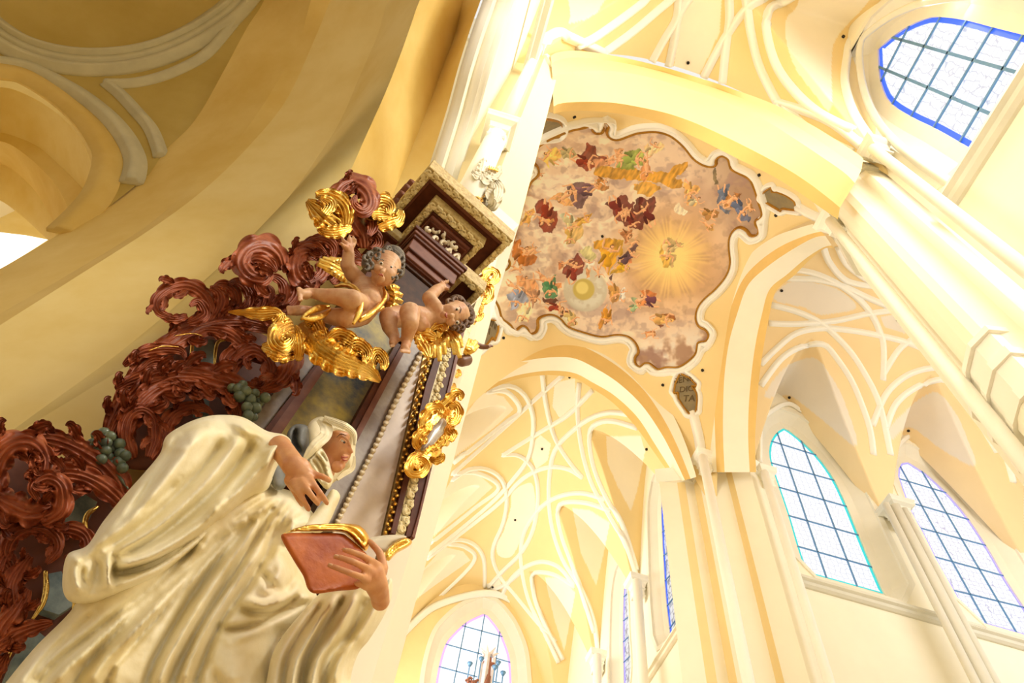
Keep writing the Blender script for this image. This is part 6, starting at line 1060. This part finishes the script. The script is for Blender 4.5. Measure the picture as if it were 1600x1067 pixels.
inflate('sleeve', cH([(1230, 735), (1290, 690), (1400, 660), (1440, 690), (1490, 690), (1524, 655), (1532, 690), (1525, 745), (1490, 820), (1440, 900), (1400, 950), (1370, 1040), (1350, 1190), (1020, 1200), (1040, 1060), (1065, 950), (1120, 860)]), 1.90, .16, m_robe, 40, sl, 3.6, .10, st, noise=.012)
# hood, wimple and grey under-veil
m_veil = mat('grey_veil', (126, 128, 122), .6, rgb2=(92, 92, 90), scale=10)
inflate('grey_veil', cJ([(262, 215), (290, 172), (330, 168), (352, 190), (350, 300), (330, 330), (290, 300)]), 2.0, .05, m_veil, 14, FO(cJ, [([(300, 180), (295, 240), (320, 290)], -.04, 4)]), 3, parent=st)
inflate('grey_veil', cJ([(190, 360), (215, 330), (250, 350), (262, 410), (240, 440), (205, 430)]), 1.92, .03, m_veil, 10, (), 3, parent=st)
inflate('hood', cJ([(345, 250), (345, 190), (364, 152), (408, 135), (440, 160), (500, 178), (546, 205), (548, 260), (540, 345), (505, 360), (470, 400), (430, 420), (390, 380), (360, 320)]), 2.06, .04, m_robe, 16, FO(cJ, [([(440, 165), (500, 185), (538, 215), (540, 270)], .03, 5)]), 3, .10, st)
inflate('wimple', cJ([(352, 330), (375, 290), (400, 260), (430, 300), (445, 350), (455, 400), (430, 440), (390, 400)]), 1.93, .06, m_robe, 12, FO(cJ, [([(375, 290), (410, 330), (430, 400)], -.03, 3), ([(395, 280), (425, 320), (440, 380)], -.03, 3), ([(365, 310), (395, 350), (415, 410)], -.025, 3), ([(385, 285), (418, 325), (436, 390)], .02, 3)]), 2.5, parent=st)
inflate('collar', cJ([(330, 600), (380, 530), (415, 490), (452, 438), (484, 466), (460, 530), (436, 580), (400, 620)]), 1.95, .04, m_robe, 10, (), 3, parent=st)
# the veil that frames the face: two folds running past the cheek
leaf('veil_edge', cJ([(395, 145), (425, 180), (422, 215), (385, 250), (345, 300), (335, 320)]), [5, 10, 9, 9, 7, 3], [1.97, 1.90, 1.90, 1.92], m_robe, st, 1, curl=.03, groove=.002, k=1, sc=0, bow=.03, wave=0)
leaf('veil_edge', cJ([(415, 140), (465, 160), (512, 180), (542, 210), (544, 255)]), [4, 6, 6, 5, 2], [1.93, 1.86, 1.88], m_robe, st, 1, curl=.02, groove=.004, k=2, sc=0, bow=.03, wave=0)
leaf('veil_edge', cJ([(543, 300), (535, 350), (500, 375), (470, 400)]), [2, 4, 4, 2], [2.0, 1.99], m_robe, st, 1, curl=.02, groove=.004, k=2, sc=0, bow=.02, wave=0)
fj = lambda x, y, d, r: (350+.375*x, 600+.375*y, d, r*.375)
hd = 1.96
blob('head', [[fj(440, 300, hd+.02, 50), fj(420, 360, hd+.04, 44)], [fj(470, 345, hd-.03, 26), fj(480, 350, hd-.04, 16)], [fj(506, 238, hd-.045, 10), fj(522, 268, hd-.06, 10), fj(531, 282, hd-.06, 9)], [fj(521, 290, hd-.05, 8)], [fj(462, 292, hd-.002, 30)], [fj(500, 222, hd-.03, 26), fj(470, 225, hd-.03, 34)], [fj(505, 322, hd-.045, 11), fj(494, 316, hd-.06, 9)], [fj(512, 302, hd-.05, 10), fj(497, 298, hd-.065, 8)], [fj(490, 340, hd-.04, 17)]],
     m_skin, .005, st, 4, ell=[(*cJ([(468, 278)])[0], hd, 26, 22, 26, 1.2)])
ey = blob('eye', [[fj(492, 240, hd-.058, 10), fj(503, 246, hd-.058, 8)]], m_eye, .003, st, 0); blob('iris', [[fj(501, 243, hd-.078, 5)]], m_iris, .002, ey, 0)
ptube('eyelid', cJ([(480, 240), (490, 228), (506, 238), (512, 248)]), hd-.082, [.6, 1.1, .8], m_skin, st, 12); ptube('eyebrow', cJ([(470, 222), (488, 208), (510, 216)]), hd-.08, [.5, .9, .5], m_hair2, st, 12)
ptube('lips', cJ([(488, 300), (500, 306), (516, 304)]), hd-.078, [.8, 1.7, 1.0], m_lip, st, 10); ptube('lips', cJ([(488, 306), (497, 316), (512, 318)]), hd-.074, [.8, 1.8, .9], m_lip, st, 10)
# hand held to the breast
dh = 1.70
blob('hand', [[fj(232, 262, dh+.08, 50), fj(262, 300, dh+.04, 48), fj(290, 340, dh, 50), fj(325, 378, dh-.01, 48)], [fj(320, 345, dh-.01, 40), fj(350, 372, dh-.02, 26), fj(388, 380, dh-.04, 15), fj(412, 386, dh-.05, 14.5), fj(438, 401, dh-.03, 13)],
    [fj(350, 395, dh-.03, 24), fj(372, 420, dh-.06, 17), fj(400, 455, dh-.07, 14), fj(420, 482, dh-.04, 12.5), fj(429, 496, dh-.03, 11)], [fj(325, 410, dh-.03, 24), fj(346, 440, dh-.07, 16), fj(370, 472, dh-.07, 13.5), fj(392, 498, dh-.04, 12)],
    [fj(295, 415, dh-.01, 26), fj(312, 450, dh-.04, 16), fj(332, 488, dh-.04, 13.5), fj(353, 522, dh-.01, 12)], [fj(275, 400, dh+.02, 26), fj(290, 440, dh, 14), fj(310, 480, dh+.01, 12), fj(326, 505, dh+.03, 10)]], m_skin, .0055, st, 3)
# the book
bk = empty('book', A1(520, 850, 1.62), 'open reddish brown book with gilt page edges held up by the statue', 'book')
cov = inflate('cover', cJ([(238, 640), (262, 622), (330, 620), (480, 622), (520, 640), (575, 688), (600, 720), (610, 790), (565, 850), (470, 862), (385, 873), (350, 855), (330, 800), (290, 735)]), 1.615, .02, m_cover, 8, FO(cJ, [([(345, 860), (390, 878), (480, 860)], .02, 4)]), 3, .015, bk)
inflate('page_block', cJ([(237, 632), (300, 600), (380, 584), (530, 582), (578, 600), (606, 645), (596, 692), (575, 688), (520, 636), (480, 616), (330, 614), (262, 618)]), 1.63, .035, m_gold, 8, FO(cJ, [([(250, 622), (380, 598), (520, 600), (585, 660)], -.01, 2), ([(250, 628), (380, 606), (515, 612), (580, 672)], .008, 2)]), 2.5, .02, bk)
inflate('open_page', cJ([(596, 648), (640, 634), (700, 628), (745, 630), (760, 640), (700, 670), (672, 702), (620, 690)]), 1.70, .02, m_page, 8, (), 3, .02, bk)
inflate('page_block', cJ([(672, 702), (700, 668), (750, 640), (784, 655), (768, 678), (720, 705), (684, 738)]), 1.67, .03, m_gold, 6, FO(cJ, [([(680, 715), (715, 678), (770, 655)], -.01, 2)]), 2.5, .02, bk)
db = 1.53
hn = blob('hand', [[fj(652, 905, db+.10, 40), fj(648, 875, db+.07, 42), fj(635, 835, db+.03, 50), fj(625, 790, db+.02, 46)], [fj(605, 800, db+.02, 42), fj(650, 780, db+.04, 34)],
    [fj(640, 765, db+.02, 26), fj(618, 742, db-.01, 18), fj(575, 715, db-.03, 15), fj(530, 698, db-.02, 14), fj(500, 691, db, 12)], [fj(615, 785, db, 22), fj(590, 765, db-.03, 17), fj(540, 742, db-.04, 15), fj(490, 724, db-.02, 14), fj(462, 718, db, 12)],
    [fj(595, 815, db, 22), fj(570, 803, db-.03, 16), fj(520, 785, db-.04, 14.5), fj(465, 764, db-.02, 13.5), fj(438, 755, db, 12)], [fj(600, 840, db+.03, 24), fj(580, 840, db+.02, 15), fj(550, 830, db+.02, 12)],
    [fj(660, 770, db+.05, 26), fj(657, 728, db+.06, 19), fj(645, 697, db+.07, 17), fj(625, 675, db+.07, 15), fj(606, 655, db+.08, 13)]], m_skin, .0055, st, 3)
for x, y in ((503, 687), (465, 714), (441, 751)): blob('fingernail', [[fj(x, y, db-.028, 6), fj(x+8, y+2, db-.03, 6)]], mat('painted_nail', (222, 172, 132), .3), .003, hn, 0)
# ================================================================ things far off in front of the end window
m_br = mat('bronze_figure', (150, 96, 76), .5, .3, var=.2, scale=6); m_sil = mat('pale_tower_finial', (226, 216, 214), .5, var=.15, scale=4)
cQ = lambda l: C(580, 930, .175, l)
def AE(P, y=1.45): return on(1, y, P)
fin = empty('tower_finial', AE([(765, 1067)])[0]*np.array([1, 1, 0]), 'pale pinnacled altar top crowned with a brown cross before the end window', 'finial')
def eb(nm, l, r_, m, par=fin, k=6):
    P = AE(cQ(l)); return adopt(tube(nm, P, r_, m, None, k, False), par)
def vert(nm, top, r_, m, par, y=1.45, k=6):
    p = AE(cQ([top]), y)[0]; return adopt(tube(nm, [p*np.array([1, 1, 0]), p], r_, m, None, k, False), par)
vert('post', (1040, 520), .14, m_sil, fin); vert('side_post', (985, 600), .07, m_sil, fin); vert('side_post', (1100, 560), .07, m_sil, fin)
for l in ([(1040, 540), (1035, 440)], [(1030, 530), (975, 465)], [(1060, 530), (1110, 465)], [(1010, 540), (985, 500)], [(1080, 540), (1140, 515)]): eb('pinnacle_leaf', l, np.array([.09, .02]), m_sil, k=6)
eb('cross_bar', [(1000, 600), (1100, 620)], .09, m_br); eb('cross_post', [(1060, 560), (1045, 720)], .09, m_br); eb('figure', [(1045, 720), (1020, 800), (1030, 900)], np.array([.12, .18, .2]), m_br)
for i, (x, y, yy) in enumerate(((882, 610, 1.40), (985, 565, 1.41), (1135, 600, 1.42), (1178, 692, 1.40), (1105, 640, 1.38))):
    b_ = AE(cQ([(x, y)]), yy)[0]; c_ = empty('candlestick', b_*np.array([1, 1, 0]), ('thin candlestick, %s, before the end window' % ('leftmost of the five', 'beside the left post of the finial', 'tallest right of the finial', 'rightmost of the five', 'close by the right post of the finial')[i]), 'candlestick', 'candlesticks before the end window')
    vert('stem', (x, y), .03, m_frame, c_, yy, 5); adopt(tube('drip_pan', [b_-np.array([0, 0, .12]), b_+np.array([0, 0, .03])], np.array([.05, .12]), m_frame, None, 8), c_)
f2 = empty('bronze_figure', AE([(650, 1067)], 1.3)[0]*np.array([1, 1, 0]), 'small dark ornament top peeking up left of the end window', 'ornament')
for l, r_ in (([(870, 790), (860, 760), (885, 735), (900, 750)], .05), ([(840, 755), (870, 765), (920, 770), (955, 755)], .05), ([(880, 860), (920, 780), (900, 900)], .12)): adopt(tube('scroll', on(1, 1.3, smooth(cQ(l), 14)), r_, m_br, None, 6), f2)
